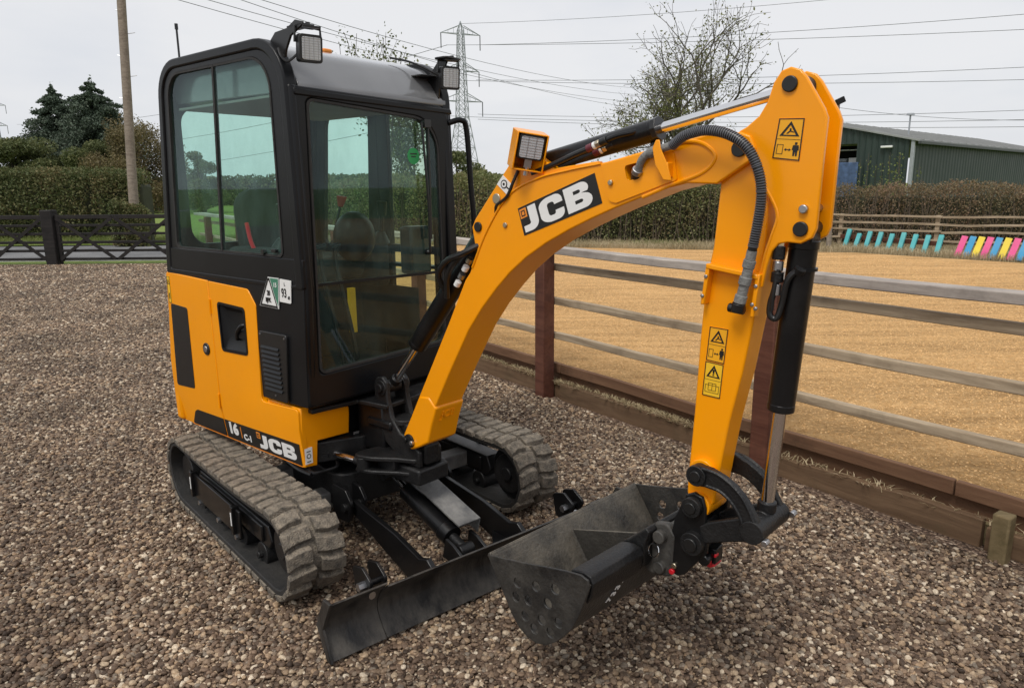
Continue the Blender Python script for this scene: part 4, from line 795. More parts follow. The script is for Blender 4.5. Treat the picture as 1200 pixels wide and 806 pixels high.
# pins and bolts
def pin(x, z, r, y0, y1, m=BLKV, name='pin_cap', par=boom, seg=26):
    b2 = nb(); cyl(b2, (x, y0, z), (x, y1, z), r, seg=seg); return obj(name, b2, m, par, B, bevel=.002)
pin(-.011, .551, .030, -.012, BW+.012, BLKM, 'foot_pin'); pin(.012, .549, .010, -.020, -.005, STEEL, 'bolt'); pin(-.026, .555, .010, -.020, -.005, BLKM, 'bolt')
pin(.407, 1.457, .018, .006, .144); pin(.552, 1.468, .010, -.006, .004, BRASS, 'bolt', seg=6); pin(.991, 1.607, .009, -.012, .0, BRASS, 'bolt', seg=6); pin(.50, 1.557, .018, .008, .014, BRASS, 'grommet')
pin(1.393, 1.690, .021, -.007, BW+.007)
# logo plate
Mj = wall_M(0, 0, 0); ang = math.degrees(math.atan2(1.637-1.525, .927-.610))
bm = nb(); prism(bm, [(.610, 1.525), (.639, 1.435), (.958, 1.546), (.927, 1.637)], -.0014, .001); lg = obj('logo_plate', bm, BLKV, boom, B)
bm = nb(); letters(bm, .298, .080, wall_M(.6475, -.0016, 1.4455, ang)); 
for v in bm.verts:  # follow the slanted ends of the plate
    pass
obj('lettering', bm, WHITE, lg, B)
bm = nb(); prism(bm, [(.617, 1.520), (.626, 1.490), (.654, 1.500), (.645, 1.530)], -.0024, -.0015); em = obj('emblem', bm, ORV, lg, B)
bm = nb(); ring(bm, [(.624, 1.516), (.630, 1.497), (.647, 1.503), (.641, 1.522)], [(.628, 1.514), (.632, 1.502), (.643, 1.506), (.639, 1.518)], -.0032, -.0025); obj('emblem_mark', bm, BLKV, em, B)
# diamond service label with cable in front
bm = nb(); prism(bm, [(.532, 1.636), (.578, 1.600), (.556, 1.566), (.504, 1.606)], .0095, .012); ds = obj('service_label', bm, WHITE, boom, B)
bm = nb(); cyl(bm, (.538, .0085, 1.606), (.538, .0095, 1.606), .015, seg=20); cyl(bm, (.538, .008, 1.606), (.538, .0086, 1.606), .011, seg=20, mi=1); cyl(bm, (.538, .0075, 1.606), (.538, .0082, 1.606), .005, seg=12); prism(bm, [(.549, 1.594), (.562, 1.586), (.564, 1.590), (.551, 1.598)], .0085, .0095); obj('label_print', bm, [BLKV, WHITE], ds, B)
bm = nb(); tube(bm, [(.603, .010, 1.650), (.592, -.002, 1.615), (.565, -.006, 1.565), (.515, -.004, 1.535), (.500, .006, 1.510)], .0055, 8); obj('cable', bm, HOSE, boom, B)
# embossed casting letters on the foot front
d1 = Vector((.162-.107, 0, .728-.568)).normalized()
Mf = Matrix(((0, -d1.x*-1, d1.z, .0), (1, 0, 0, .0), (0, d1.z, -d1.x, .0), (0, 0, 0, 1)))
def foot(s, size, t, m=YEL):
    b2 = text_bm(s, size, .0008, ext=.0022); p = Vector((.107, .075, .568))+d1*t
    Mx = Matrix(((0, d1.x, d1.z, p.x), (1, 0, 0, p.y), (0, d1.z, -d1.x, p.z), (0, 0, 0, 1))); bmesh.ops.transform(b2, matrix=Mx, verts=b2.verts); obj('casting_letters', b2, m, boom, B)
foot('JCB', .050, .125)
# ---- lamp housing on the boom
T = [(.579, 1.755), (.660, 1.790), (.728, 1.772), (.775, 1.650), (.70, 1.660), (.640, 1.640), (.600, 1.69)]
# box seen from its side: sheet sides, lens facing forward and to the near side
LB = Matrix.Translation((.660, -.005, 1.712)) @ Matrix.Rotation(R(14), 4, 'Y') @ Matrix.Rotation(R(-38), 4, 'Z')
bm = nb()
for yy in (-.052, .047): box(bm, -.055, .050, yy, yy+.005, -.060, .062, None)
box(bm, -.055, .050, -.047, .047, .057, .062); box(bm, -.055, .045, -.047, .047, -.060, -.055); box(bm, -.055, -.050, -.047, .047, -.055, .057)
bmesh.ops.transform(bm, matrix=LB, verts=bm.verts); lb = obj('lamp_housing', bm, YEL, boom, B, bevel=.003)
bm = nb(); prism(bm, rpoly([(-.042, -.022), (.042, -.022), (.042, .056), (-.042, .056)], .008, 4), .005, .047, 'x'); bmesh.ops.transform(bm, matrix=LB, verts=bm.verts); lp = obj('work_lamp', bm, BLKV, lb, B, bevel=.002)
bm = nb(); prism(bm, rpoly([(-.036, -.016), (.036, -.016), (.036, .050), (-.036, .050)], .006, 4), .046, .051, 'x'); bmesh.ops.transform(bm, matrix=LB, verts=bm.verts); obj('lens', bm, LENS, lb, B)
bm = nb()
for i in range(8): box(bm, .0505, .0522, -.036, .036, -.010+i*.0083, -.0088+i*.0083)
for i in range(2): box(bm, .0505, .0524, -.013+i*.026-.0007, -.013+i*.026+.0007, -.016, .05)
bmesh.ops.transform(bm, matrix=LB, verts=bm.verts); obj('lens_grid', bm, STEEL, lb, B)
bm = nb(); box(bm, .012, .035, -.012, .012, -.05, -.02); cyl(bm, (.03, 0, -.075), (.03, 0, -.048), .008, seg=8); bmesh.ops.transform(bm, matrix=LB, verts=bm.verts); obj('lamp_bolt', bm, STEEL, lb, B)
# ---- boom lift cylinder
def cylinder(name, a, t0, b, r, rr_, y=.075, eye=.03, mat_=BLK, parent=X):
    a = Vector((a[0], y, a[1])); b = Vector((b[0], y, b[1])); t0 = a+(b-a)*t0; d = (b-a).normalized()
    bm = nb(); cyl(bm, a+d*.02, t0, r, seg=32); cyl(bm, t0-d*.02, t0+d*.003, r*1.015, seg=32); cyl(bm, a+d*.005, a+d*.03, r*1.06, seg=32)
    o_ = obj(name, bm, mat_, parent, B, bevel=.003); bm = nb(); cyl(bm, t0, b-d*eye*.9, rr_, seg=24); obj('rod', bm, CHROME, o_, B)
    bm = nb(); cyl(bm, b-d*(eye+.022), b-d*eye*.7, rr_*1.45, seg=20); cyl(bm, b+Vector((0, -.032, 0)), b+Vector((0, .032, 0)), eye*.95, seg=24); cyl(bm, a+Vector((0, -.03, 0)), a+Vector((0, .03, 0)), eye, seg=24); obj('rod_eye', bm, BLKM, o_, B, bevel=.003)
    return o_
bc = cylinder('boom_cylinder', (.395, 1.440), .70, (-.212, .742), .041, .017)
bm = nb(); tube(bm, [(.395, .04, 1.40), (.31, .0, 1.34), (.245, .005, 1.27), (.21, .03, 1.18)], .012, 10); tube(bm, [(.40, .02, 1.39), (.35, -.02, 1.36), (.27, -.02, 1.33), (.20, .0, 1.27), (.19, .04, 1.20)], .011, 10); obj('hydraulic_hose', bm, HOSE, bc, B)
for i in range(4):
    c0 = Vector((.285, .012, 1.235))+Vector((.022, 0, .030))*i; bm = nb(); cyl(bm, c0, c0+Vector((.012, 0, .016)), .0125, seg=14); obj('fitting', bm, (WHITE, STEEL, WHITE, BRASS)[i], bc, B)
# clevis that carries the cylinder foot
for yy in (.022, .128):
    bm = nb(); prism(bm, [(-.262, .755), (-.245, .785), (-.205, .795), (-.175, .77), (-.172, .70), (-.150, .62), (-.095, .56), (-.02, .545), (.03, .50), (.03, .43), (-.09, .43), (-.20, .50), (-.235, .60), (-.262, .70)], yy-.012, yy+.012); cl = obj('king_post_cheek', bm, BLKM, X, B, bevel=.008, seg=3)
bm = nb(); cyl(bm, (-.212, -.005, .742), (-.212, .155, .742), .020); cyl(bm, (-.212, .005, .742), (-.212, .038, .742), .036); cyl(bm, (-.212, .112, .742), (-.212, .145, .742), .036); obj('clevis_pin', bm, BLKM, X, B, bevel=.003)
bm = nb(); prism(bm, [(-.20, .44), (.045, .44), (.045, .53), (-.03, .575), (-.09, .60), (-.15, .56)], .036, .116); obj('king_post', bm, BLKM, X, B, bevel=.01)
bm = nb(); prism(bm, [(-.25, .345), (.05, .36), (.05, .43), (-.25, .43)], -.01, .16); obj('king_post_foot', bm, BLKM, X, B, bevel=.01)
# ---- dipper cylinder along the top
dc = cylinder('dipper_cylinder', (.56, 1.655), .565, (1.513, 1.840), .0335, .0150)
bm = nb(); d_ = Vector((1.513-.56, 0, 1.84-1.655)).normalized(); c0 = Vector((1.09, .075, 1.758)); cyl(bm, c0, c0+d_*.018, .037, seg=8); c1 = c0+Vector((-.01, 0, -.046)); cyl(bm, c1, c1+d_*.03, .012, seg=10); obj('gland_nut', bm, BLKV, dc, B, bevel=.002)
for k_, (yo, zo) in enumerate(((.018, 0), (.055, -.012))):
    bm = nb(); tube(bm, [(.66, yo, 1.640+zo), (.74, yo-.005, 1.662+zo), (.83, yo-.005, 1.692+zo), (.885, yo, 1.710+zo)], .0095, 10); obj('hydraulic_hose', bm, HOSE, dc, B)
    for i, (x, m_, r_, w_) in enumerate(((.885, PINKV, .0125, .020), (.908, WHITE, .012, .008), (.919, BRASS, .0125, .014), (.936, BLKV, .013, .022))):
        z = 1.710+zo+(x-.885)*.33; bm = nb(); cyl(bm, (x, yo, z), (x+w_, yo, z+w_*.33), r_, seg=12 if i != 2 else 6); obj('fitting', bm, m_, dc, B, bevel=.0015)
    bm = nb(); tube(bm, [(.955, yo, 1.733+zo), (.99, yo+.004, 1.744+zo), (1.03, yo+.02, 1.752+zo), (1.045, .055, 1.757+zo)], .008, 10); obj('steel_pipe', bm, BLK, dc, B)
# ---- spiral-guarded hose from the boom to the dipper
hp = [(1.205, -.020, 1.706), (1.255, -.040, 1.729), (1.32, -.052, 1.738), (1.388, -.056, 1.724), (1.440, -.054, 1.688), (1.470, -.048, 1.631), (1.478, -.040, 1.570), (1.470, -.034, 1.500), (1.458, -.030, 1.430)]
bm = nb(); pts = resamp(catmull(hp, 14), .0016)
ph = [i*.0016 for i in range(len(pts))]; tube(bm, pts, .012, 12, smooth=0, rfun=lambda t: .0122); gh = obj('guarded_hose', bm, HOSE, X, B, smooth=80)
bm = nb()
for i in range(int(len(pts)*.0016/.0064)):
    j = min(len(pts)-2, int((i+.0)*.0064/.0016)); p = pts[j]; dd = (pts[j+1]-pts[j]).normalized(); cyl(bm, p-dd*.0011, p+dd*.0011, .0140, seg=16)
obj('spiral_guard', bm, mat('spiral_plastic', (.13, .135, .15), .35), gh, B)
bm = nb(); tube(bm, [(1.068, .03, 1.622), (1.086, .0, 1.640), (1.098, -.012, 1.663), (1.120, -.016, 1.684), (1.160, -.018, 1.696), (1.207, -.020, 1.707)], .0115, 12); obj('sleeve', bm, HOSEG, gh, B)
for (a, b_, r_, m_) in (((1.060, .025, 1.612), (1.082, -.004, 1.634), .0165, BLKM), ((1.080, -.003, 1.633), (1.090, -.010, 1.645), .0172, STEEL), ((1.128, -.015, 1.687), (1.150, -.017, 1.694), .0155, HOSEG)):
    bm = nb(); cyl(bm, a, b_, r_, seg=16); obj('ferrule', bm, m_, gh, B, bevel=.002)
bm = nb(); tube(bm, [(1.458, -.030, 1.430), (1.449, -.026, 1.385), (1.440, -.024, 1.34), (1.428, -.022, 1.285)], .0135, 12); obj('sleeve', bm, HOSEG, gh, B)
for t_ in ((1.452, 1.405), (1.444, 1.36), (1.434, 1.31)):
    bm = nb(); cyl(bm, (t_[0], -.025, t_[1]), (t_[0]-.005, -.025, t_[1]-.022), .0165, seg=14); obj('ferrule', bm, HOSEG, gh, B, bevel=.002)
bm = nb(); cyl(bm, (1.427, -.022, 1.288), (1.422, -.020, 1.262), .018, seg=14); cyl(bm, (1.440, -.016, 1.268), (1.395, -.016, 1.272), .013, seg=12); obj('hose_end', bm, BLKV, gh, B, bevel=.003)
bm = nb(); prism(bm, [(1.150, 1.700), (1.160, 1.722), (1.172, 1.722), (1.176, 1.70), (1.200, 1.655), (1.215, 1.610), (1.188, 1.612), (1.160, 1.655)], -.036, -.031); box(bm, 1.18, 1.20, -.032, .002, 1.62, 1.66); obj('hose_clip', bm, YEL, boom, B, bevel=.003)
# ---- dipper
dip = [(1.335, 1.61), (1.322, 1.43), (1.304, 1.331), (1.296, 1.183), (1.288, .952), (1.280, .80), (1.277, .751), (1.276, .690), (1.282, .655), (1.30, .632), (1.325, .628), (1.345, .640), (1.365, .680), (1.371, .736), (1.382, .819), (1.399, .937), (1.428, 1.082), (1.450, 1.23), (1.462, 1.33), (1.470, 1.46), (1.47, 1.66), (1.36, 1.66)]
bm = nb(); prism(bm, dip, .020, .112); dp = obj('dipper', bm, YEL, X, B, bevel=.006, seg=3)
ear = [(1.384, 1.735), (1.405, 1.745), (1.437, 1.770), (1.457, 1.803), (1.470, 1.848), (1.488, 1.875), (1.511, 1.882), (1.536, 1.873), (1.553, 1.854), (1.601, 1.777), (1.610, 1.755), (1.607, 1.651), (1.604, 1.489), (1.595, 1.465), (1.568, 1.450), (1.535, 1.452), (1.511, 1.447), (1.495, 1.428), (1.483, 1.385), (1.475, 1.33), (1.462, 1.33), (1.479, 1.418), (1.505, 1.526), (1.462, 1.598), (1.417, 1.66), (1.37, 1.67)]
for yy in (.0075, .108):
    bm = nb(); prism(bm, ear, yy, yy+.016); obj('side_ear', bm, YEL, dp, B, bevel=.004, seg=3)
bm = nb(); tube(bm, [(1.425, .010, 1.655), (1.462, .010, 1.598), (1.502, .010, 1.526), (1.492, .010, 1.47), (1.477, .012, 1.418), (1.462, .014, 1.34)], .005, 6); obj('weld_bead', bm, YEL, dp, B)
for x, z, r_, m_ in ((1.513, 1.841, .0195, BLKV), (1.566, 1.487, .019, BLKV), (1.571, 1.537, .011, STEEL)): pin(x, z, r_, .000 if m_ is BLKV else -.004, .130, m_, 'pin_cap' if m_ is BLKV else 'bolt', dp)
# bracket frame that clamps the hose
bm = nb()
for a, b_ in (((1.318, 1.372), (1.470, 1.352)), ): prism(bm, [(a[0], a[1]), (b_[0], b_[1]), (b_[0]-.002, b_[1]+.014), (a[0], a[1]+.014)], -.012, .022)
prism(bm, [(1.306, 1.27), (1.318, 1.27), (1.330, 1.386), (1.318, 1.386)], -.010, .022); prism(bm, [(1.452, 1.25), (1.464, 1.25), (1.474, 1.366), (1.462, 1.366)], -.010, .022)
obj('hose_bracket', bm, YEL, dp, B, bevel=.003)
for x, z in ((1.312, 1.295), (1.320, 1.35), (1.458, 1.285), (1.465, 1.335), (1.468, 1.275)): pin(x-.0, z, .006, -.014, -.006, STEEL, 'bolt', dp, seg=6)
for x, z in ((1.50, 1.30), (1.475, 1.25)): pass
# stickers
def safety(x0, z1, x1, z0, sx, kind, m, par, yb):
    """parallelogram label with corner (x0,z1) top-left, width x1-x0, lower edge shifted by sx"""
    def q(u, v): return (x0+(x1-x0)*u+sx*(1-v), z0+(z1-z0)*v)
    bm = nb(); prism(bm, [q(0, 0), q(1, 0), q(1, 1), q(0, 1)], yb-.0012, yb+.001); s_ = obj('safety_label', bm, m, par, B)
    bm = nb(); e = .05; f = .025
    ring(bm, [q(.0, .0), q(1, .0), q(1, 1), q(0, 1)], [q(e, f), q(1-e, f), q(1-e, 1-f), q(e, 1-f)], yb-.002, yb-.0013)
    prism(bm, [q(.06, .485), q(.94, .485), q(.94, .495), q(.06, .495)], yb-.002, yb-.0013)
    ring(bm, [q(.12, .58), q(.88, .58), q(.5, .91)], [q(.24, .61), q(.76, .61), q(.5, .84)], yb-.002, yb-.0013)
    if kind == 0:
        prism(bm, [q(.38, .64), q(.48, .70), q(.45, .76), q(.52, .76), q(.56, .70), q(.66, .69), q(.66, .67), q(.54, .665), q(.46, .66)], yb-.002, yb-.0013)
        ring(bm, [q(.12, .12), q(.36, .12), q(.36, .34), q(.12, .34)], [q(.15, .135), q(.33, .135), q(.33, .325), q(.15, .325)], yb-.002, yb-.0013)
        prism(bm, [q(.40, .23), q(.47, .26), q(.47, .24), q(.57, .24), q(.57, .26), q(.64, .23), q(.57, .20), q(.57, .22), q(.47, .22), q(.47, .20)], yb-.002, yb-.0013)
        prism(bm, [q(.72, .10), q(.78, .10), q(.80, .22), q(.82, .10), q(.88, .10), q(.89, .24), q(.93, .24), q(.91, .35), q(.70, .35), q(.67, .24), q(.71, .24)], yb-.002, yb-.0013)
        prism(bm, [q(.76, .36), q(.85, .36), q(.85, .42), q(.76, .42)], yb-.002, yb-.0013)
    else:
        prism(bm, [q(.46, .66), q(.54, .66), q(.56, .78), q(.44, .78)], yb-.002, yb-.0013); prism(bm, [q(.44, .62), q(.56, .62), q(.56, .645), q(.44, .645)], yb-.002, yb-.0013)
        ring(bm, [q(.12, .12), q(.88, .12), q(.88, .32), q(.12, .32)], [q(.15, .135), q(.85, .135), q(.85, .305), q(.15, .305)], yb-.002, yb-.0013)
        ring(bm, [q(.28, .17), q(.72, .17), q(.72, .38), q(.28, .38)], [q(.31, .185), q(.69, .185), q(.69, .365), q(.31, .365)], yb-.002, yb-.0013); prism(bm, [q(.485, .185), q(.515, .185), q(.515, .365), q(.485, .365)], yb-.002, yb-.0013)
    obj('label_print', bm, BLKV, s_, B)
safety(1.494, 1.758, 1.612, 1.662, 0, 0, YELD, dp, .0065) if False else None
def q4(name, P, kind, m, par, yb):
    """label spanned by four corners: bottom-left, bottom-right, top-right, top-left"""
    a, b, c, d = [Vector(p) for p in P]
    q = lambda u, v: tuple((a*(1-u)+b*u)*(1-v)+(d*(1-u)+c*u)*v)
    bm = nb(); prism(bm, [q(0, 0), q(1, 0), q(1, 1), q(0, 1)], yb-.0012, yb+.001); s_ = obj(name, bm, m, par, B); bm = nb(); y0, y1 = yb-.002, yb-.0013
    def pr(*uv): prism(bm, [q(*t) for t in uv], y0, y1)
    def rg(o_, i_): ring(bm, [q(*t) for t in o_], [q(*t) for t in i_], y0, y1)
    rg([(0, 0), (1, 0), (1, 1), (0, 1)], [(.045, .022), (.955, .022), (.955, .978), (.045, .978)]); pr((.06, .490), (.94, .490), (.94, .497), (.06, .497))
    rg([(.12, .57), (.88, .57), (.5, .93)], [(.25, .60), (.75, .60), (.5, .84)])
    if kind == 0:
        pr((.36, .63), (.44, .63), (.52, .68), (.66, .655), (.66, .675), (.56, .70), (.54, .76), (.48, .76), (.48, .70))
        rg([(.10, .12), (.34, .12), (.34, .36), (.10, .36)], [(.12, .13), (.32, .13), (.32, .35), (.12, .35)])
        pr((.38, .24), (.46, .275), (.46, .25), (.56, .25), (.56, .275), (.64, .24), (.56, .205), (.56, .23), (.46, .23), (.46, .205))
        pr((.72, .10), (.78, .10), (.80, .22), (.82, .10), (.88, .10), (.885, .24), (.93, .24), (.91, .36), (.70, .36), (.67, .24), (.715, .24)); pr((.76, .37), (.85, .37), (.85, .43), (.76, .43))
    else:
        pr((.46, .68), (.54, .68), (.56, .80), (.44, .80)); pr((.45, .63), (.55, .63), (.55, .66), (.45, .66))
        rg([(.12, .12), (.88, .12), (.88, .34), (.12, .34)], [(.14, .13), (.86, .13), (.86, .33), (.14, .33)]); rg([(.28, .18), (.72, .18), (.72, .40), (.28, .40)], [(.30, .19), (.70, .19), (.70, .39), (.30, .39)]); pr((.49, .19), (.51, .19), (.51, .39), (.49, .39))
    obj('label_print', bm, BLKV, s_, B)
YELO = mat('orange_label', (.86, .40, .01), .42, var=.02)
q4('safety_label', ((1.480, 1.664), (1.550, 1.655), (1.556, 1.757), (1.492, 1.760)), 0, YELO, dp, .0075)
q4('safety_label', ((1.318, 1.106), (1.374, 1.102), (1.381, 1.203), (1.325, 1.205)), 0, YELO, dp, .020)
q4('safety_label', ((1.311, 1.001), (1.367, .999), (1.373, 1.099), (1.317, 1.103)), 1, YELD, dp, .020)
# ---- bucket cylinder
kc = cylinder('bucket_cylinder', (1.553, 1.462), .59, (1.500, .655), .0365, .0185)
bm = nb(); cyl(bm, (1.5535, .075, 1.385), (1.553, .075, 1.377), .0375, seg=30); obj('barrel_seam', bm, BLKF, kc, B)
bm = nb(); tube(bm, [(1.505, .03, 1.38), (1.503, .024, 1.33), (1.494, .022, 1.285), (1.496, .022, 1.255), (1.512, .026, 1.25), (1.522, .030, 1.29), (1.533, .028, 1.35), (1.552, .034, 1.378)], .0085, 10); tube(bm, [(1.510, .020, 1.38), (1.503, .016, 1.32), (1.500, .018, 1.27)], .006, 8); obj('hydraulic_hose', bm, HOSE, kc, B)
for i, (z0, z1, r_, m_) in enumerate(((1.44, 1.405, .016, BLKM), (1.40, 1.375, .014, STEEL), (1.372, 1.345, .016, BLKM), (1.34, 1.31, .012, STEEL))):
    bm = nb(); cyl(bm, (1.506, .028, z0), (1.505, .028, z1), r_, seg=12); obj('fitting', bm, m_, kc, B, bevel=.002)
bm = nb(); cyl(bm, (1.563, .036, 1.385), (1.555, .040, 1.372), .015, seg=12); obj('pipe_elbow', bm, BLKM, kc, B)
# ---- tipping link
arc = [(1.296, .767), (1.303, .789), (1.328, .799), (1.370, .797), (1.413, .783), (1.446, .765), (1.474, .742), (1.495, .716), (1.512, .690), (1.532, .655), (1.534, .63), (1.515, .61), (1.492, .614), (1.474, .664), (1.456, .695), (1.437, .713), (1.415, .727), (1.388, .737), (1.360, .738), (1.334, .735), (1.308, .742)]
for yy, s in ((-.012, -1), (.144, 1)):
    bm = nb(); prism(bm, arc, yy-.012, yy+.012); lk_ = obj('curved_link', bm, BLKM, X, B, bevel=.004, seg=3)
    bm = nb(); rim = [(1.345, -.0, .793), (1.390, 0, .789), (1.43, 0, .772), (1.468, 0, .742), (1.492, 0, .708), (1.510, 0, .672)]; tube(bm, [(a, yy+s*.012, c) for a, b, c in rim], .006, 6); rim = [(1.36, 0, .744), (1.40, 0, .740), (1.43, 0, .724), (1.452, 0, .703), (1.470, 0, .675), (1.482, 0, .64)]; tube(bm, [(a, yy+s*.012, c) for a, b, c in rim], .005, 6); obj('rib', bm, BLKM, lk_, B)
pin(1.328, .767, .031, -.032, .166, BLKM, 'link_pin', X); pin(1.328, .767, .017, -.038, .172, BLKV, 'pin_cap', X); pin(1.328, .767, .04, .004, .128, YEL, 'pin_boss', dp)
pin(1.505, .645, .034, -.030, .162, BLKM, 'link_pin', X); pin(1.545, .627, .010, -.032, -.010, STEEL, 'bolt', X, seg=6); pin(1.548, .65, .010, .15, .172, STEEL, 'bolt', X, seg=6)
for yy in (.004, .128):
    bm = nb(); prism(bm, [(1.335, .602), (1.36, .622), (1.46, .668), (1.505, .680), (1.535, .650), (1.520, .615), (1.49, .604), (1.39, .567), (1.345, .545)], yy-.010, yy+.010); obj('straight_link', bm, BLKM, X, B, bevel=.005, seg=3)
bm = nb(); prism(bm, [(1.37, .60), (1.46, .645), (1.46, .628), (1.37, .585)], .012, .12); obj('link_web', bm, BLKM, X, B, bevel=.003)
pin(1.318, .660, .040, .006, .126, YEL, 'pin_boss', dp)
# ---- quick hitch
hit = [(1.272, .655), (1.285, .688), (1.311, .702), (1.340, .694), (1.352, .660), (1.352, .60), (1.362, .555), (1.362, .52), (1.330, .478), (1.292, .425), (1.268, .412), (1.225, .424), (1.232, .50), (1.250, .60)]
for yy in (-.004, .138):
    bm = nb(); prism(bm, hit, yy, yy+.016); qh = obj('quick_hitch_plate', bm, BLK, X, B, bevel=.004, seg=2)
bm = nb(); prism(bm, [(1.26, .60), (1.335, .57), (1.345, .52), (1.29, .44), (1.245, .44), (1.248, .52)], .012, .138); obj('quick_hitch_body', bm, BLK, X, B, bevel=.008)
pin(1.311, .658, .031, -.022, .172, BLKM, 'hitch_pin', X); pin(1.311, .658, .018, -.028, .178, BLKV, 'pin_cap', X)
pin(1.320, .545, .036, -.026, .176, BLKM, 'hitch_pin', X); pin(1.320, .545, .021, -.034, .184, BLKV, 'pin_cap', X)
pin(1.258, .445, .010, -.012, -.003, BRASS, 'bolt', X, seg=8); pin(1.252, .424, .009, -.014, -.003, RED, 'safety_pin', X)
bm = nb(); prism(bm, [(1.315, .464), (1.355, .455), (1.374, .468), (1.362, .476), (1.335, .474)], .035, .08); cyl(bm, (1.368, .03, .504), (1.368, .05, .504), .009); obj('release_latch', bm, RED, X, B, bevel=.003)
bm = nb(); box(bm, 1.33, 1.375, .03, .08, .475, .525); cyl(bm, (1.350, .0, .492), (1.350, .03, .492), .018, seg=16); obj('latch_block', bm, BLK, X, B, bevel=.004)
bm = nb(); tube(bm, [(1.350+.016*math.cos(a*.5236), .018, .488+.016*math.sin(a*.5236)) for a in range(13)], .003, 6, smooth=2); obj('latch_ring', bm, RED, X, B)
# ---- grading bucket (its own frame: turned a little on the hitch)
BK = Fr(0, 0, 0); BK.M = B.M @ Matrix.Translation((1.0, -.3, 0)) @ Matrix.Rotation(R(-2.9), 4, 'Z') @ Matrix.Translation((-1.0, .3, 0))
BUCKE = mat('worn_end_plate', (.020, .0198, .0195), .38, metal=.2, var=.4, vscale=9, dust=.5, dustcol=(.12, .108, .09), dscale=8, bump=.3, bscale=80)
YA, YB = -.30, .50; EARM = mat('worn_cast', (.03, .029, .027), .5, var=.3, dust=.6, dustcol=(.13, .118, .10), dscale=12, bump=.3)
bo = [(.733, .410), (.801, .311), (.849, .241), (.880, .212), (.915, .196), (.950, .192), (.990, .204), (1.032, .235), (1.070, .275), (1.096, .310), (1.120, .357), (1.142, .415), (1.158, .470)]
bi = []
P_ = [Vector(p) for p in bo]
for i, p in enumerate(P_):
    t = (P_[min(i+1, len(P_)-1)]-P_[max(i-1, 0)]).normalized(); bi.append((p.x-t.y*.010, p.y+t.x*.010))
bm = nb(); prism(bm, bo+bi[::-1], YA, YB); bk = obj('bucket', bm, BUCK, X, BK, bevel=.0015, smooth=40)
# wear edge along the lip, folded top rail along the back
bm = nb(); prism(bm, [(.724, .408), (.735, .418), (.800, .325), (.790, .318)], YA-.004, YB+.004); obj('cutting_edge', bm, BUCK, bk, BK, bevel=.002)
for ya, yb in ((YA+.006, -.045), (.225, YB-.006)):
    bm = nb(); prism(bm, [(1.078, .487), (1.105, .495), (1.130, .499), (1.154, .493), (1.165, .474), (1.158, .43), (1.142, .40), (1.134, .41), (1.146, .455), (1.144, .470), (1.130, .480), (1.105, .478), (1.082, .470)], ya, yb); obj('back_rail', bm, BLKM, bk, BK, bevel=.004, seg=3)
bm = nb(); prism(bm, [(1.078, .487), (1.10, .50), (1.15, .545), (1.165, .56), (1.178, .548), (1.160, .50), (1.163, .44), (1.146, .41), (1.140, .47), (1.10, .478)], -.040, .22); obj('hanger_plate', bm, BLKM, bk, BK, bevel=.004)
bm = nb(); prism(bm, [(.740, .402), (.790, .329), (.797, .334), (.747, .408)], YA+.002, YB-.002); obj('wear_strip', bm, BUCK, bk, BK, bevel=.0015)
endp = [(.730, .410), (.80, .424), (.90, .446), (1.0, .470), (1.073, .487), (1.128, .496), (1.156, .489), (1.162, .470), (1.145, .415), (1.122, .355), (1.097, .306), (1.070, .270), (1.033, .231), (.992, .200), (.950, .188), (.912, .192), (.876, .208), (.846, .238), (.798, .310)]
holes = [(.870, .365), (.951, .386), (1.031, .410), (.918, .323), (1.001, .349), (.862, .312), (.903, .262), (.975, .280), (1.045, .302), (.943, .235), (1.012, .254)]
for yy in (YA-.010, YB+.002):
    bm = nb(); prism(bm, endp, yy, yy+.008); ep = obj('end_plate', bm, BUCKE, bk, BK, bevel=.0015)
    cb = nb()
    for hx, hz in holes: cyl(cb, (hx, yy-.02, hz), (hx, yy+.03, hz), .0165, seg=16)
    cut(ep, [to_local(cb, BK)])
bm = nb(); prism(bm, [(.775, .380), (1.07, .470), (1.10, .40), (1.06, .30), (.93, .215), (.87, .25)], .07, .078); obj('centre_rib', bm, BUCK, bk, BK, bevel=.0015)
for yy in (.005, .145):
    bm = nb(); prism(bm, rpoly([(1.125, .40), (1.135, .50), (1.17, .565), (1.215, .575), (1.240, .54), (1.236, .45), (1.232, .40), (1.16, .385)], .018, 4), yy, yy+.026); ea = obj('hanger_ear', bm, EARM, bk, BK, bevel=.006, seg=3)
bm = nb(); cyl(bm, (1.195, -.018, .530), (1.195, .195, .530), .021, seg=20); cyl(bm, (1.195, -.012, .425), (1.195, .19, .425), .02, seg=20); obj('hanger_pin', bm, EARM, bk, BK, bevel=.003)
bm = nb(); tube(bm, [(1.180+.019*math.cos(a*.5236), -.016+.005*math.sin(a*.5236), .482+.021*math.sin(a*.5236)) for a in range(13)], .0022, 6, smooth=2); obj('linch_ring', bm, CHROME, bk, BK)
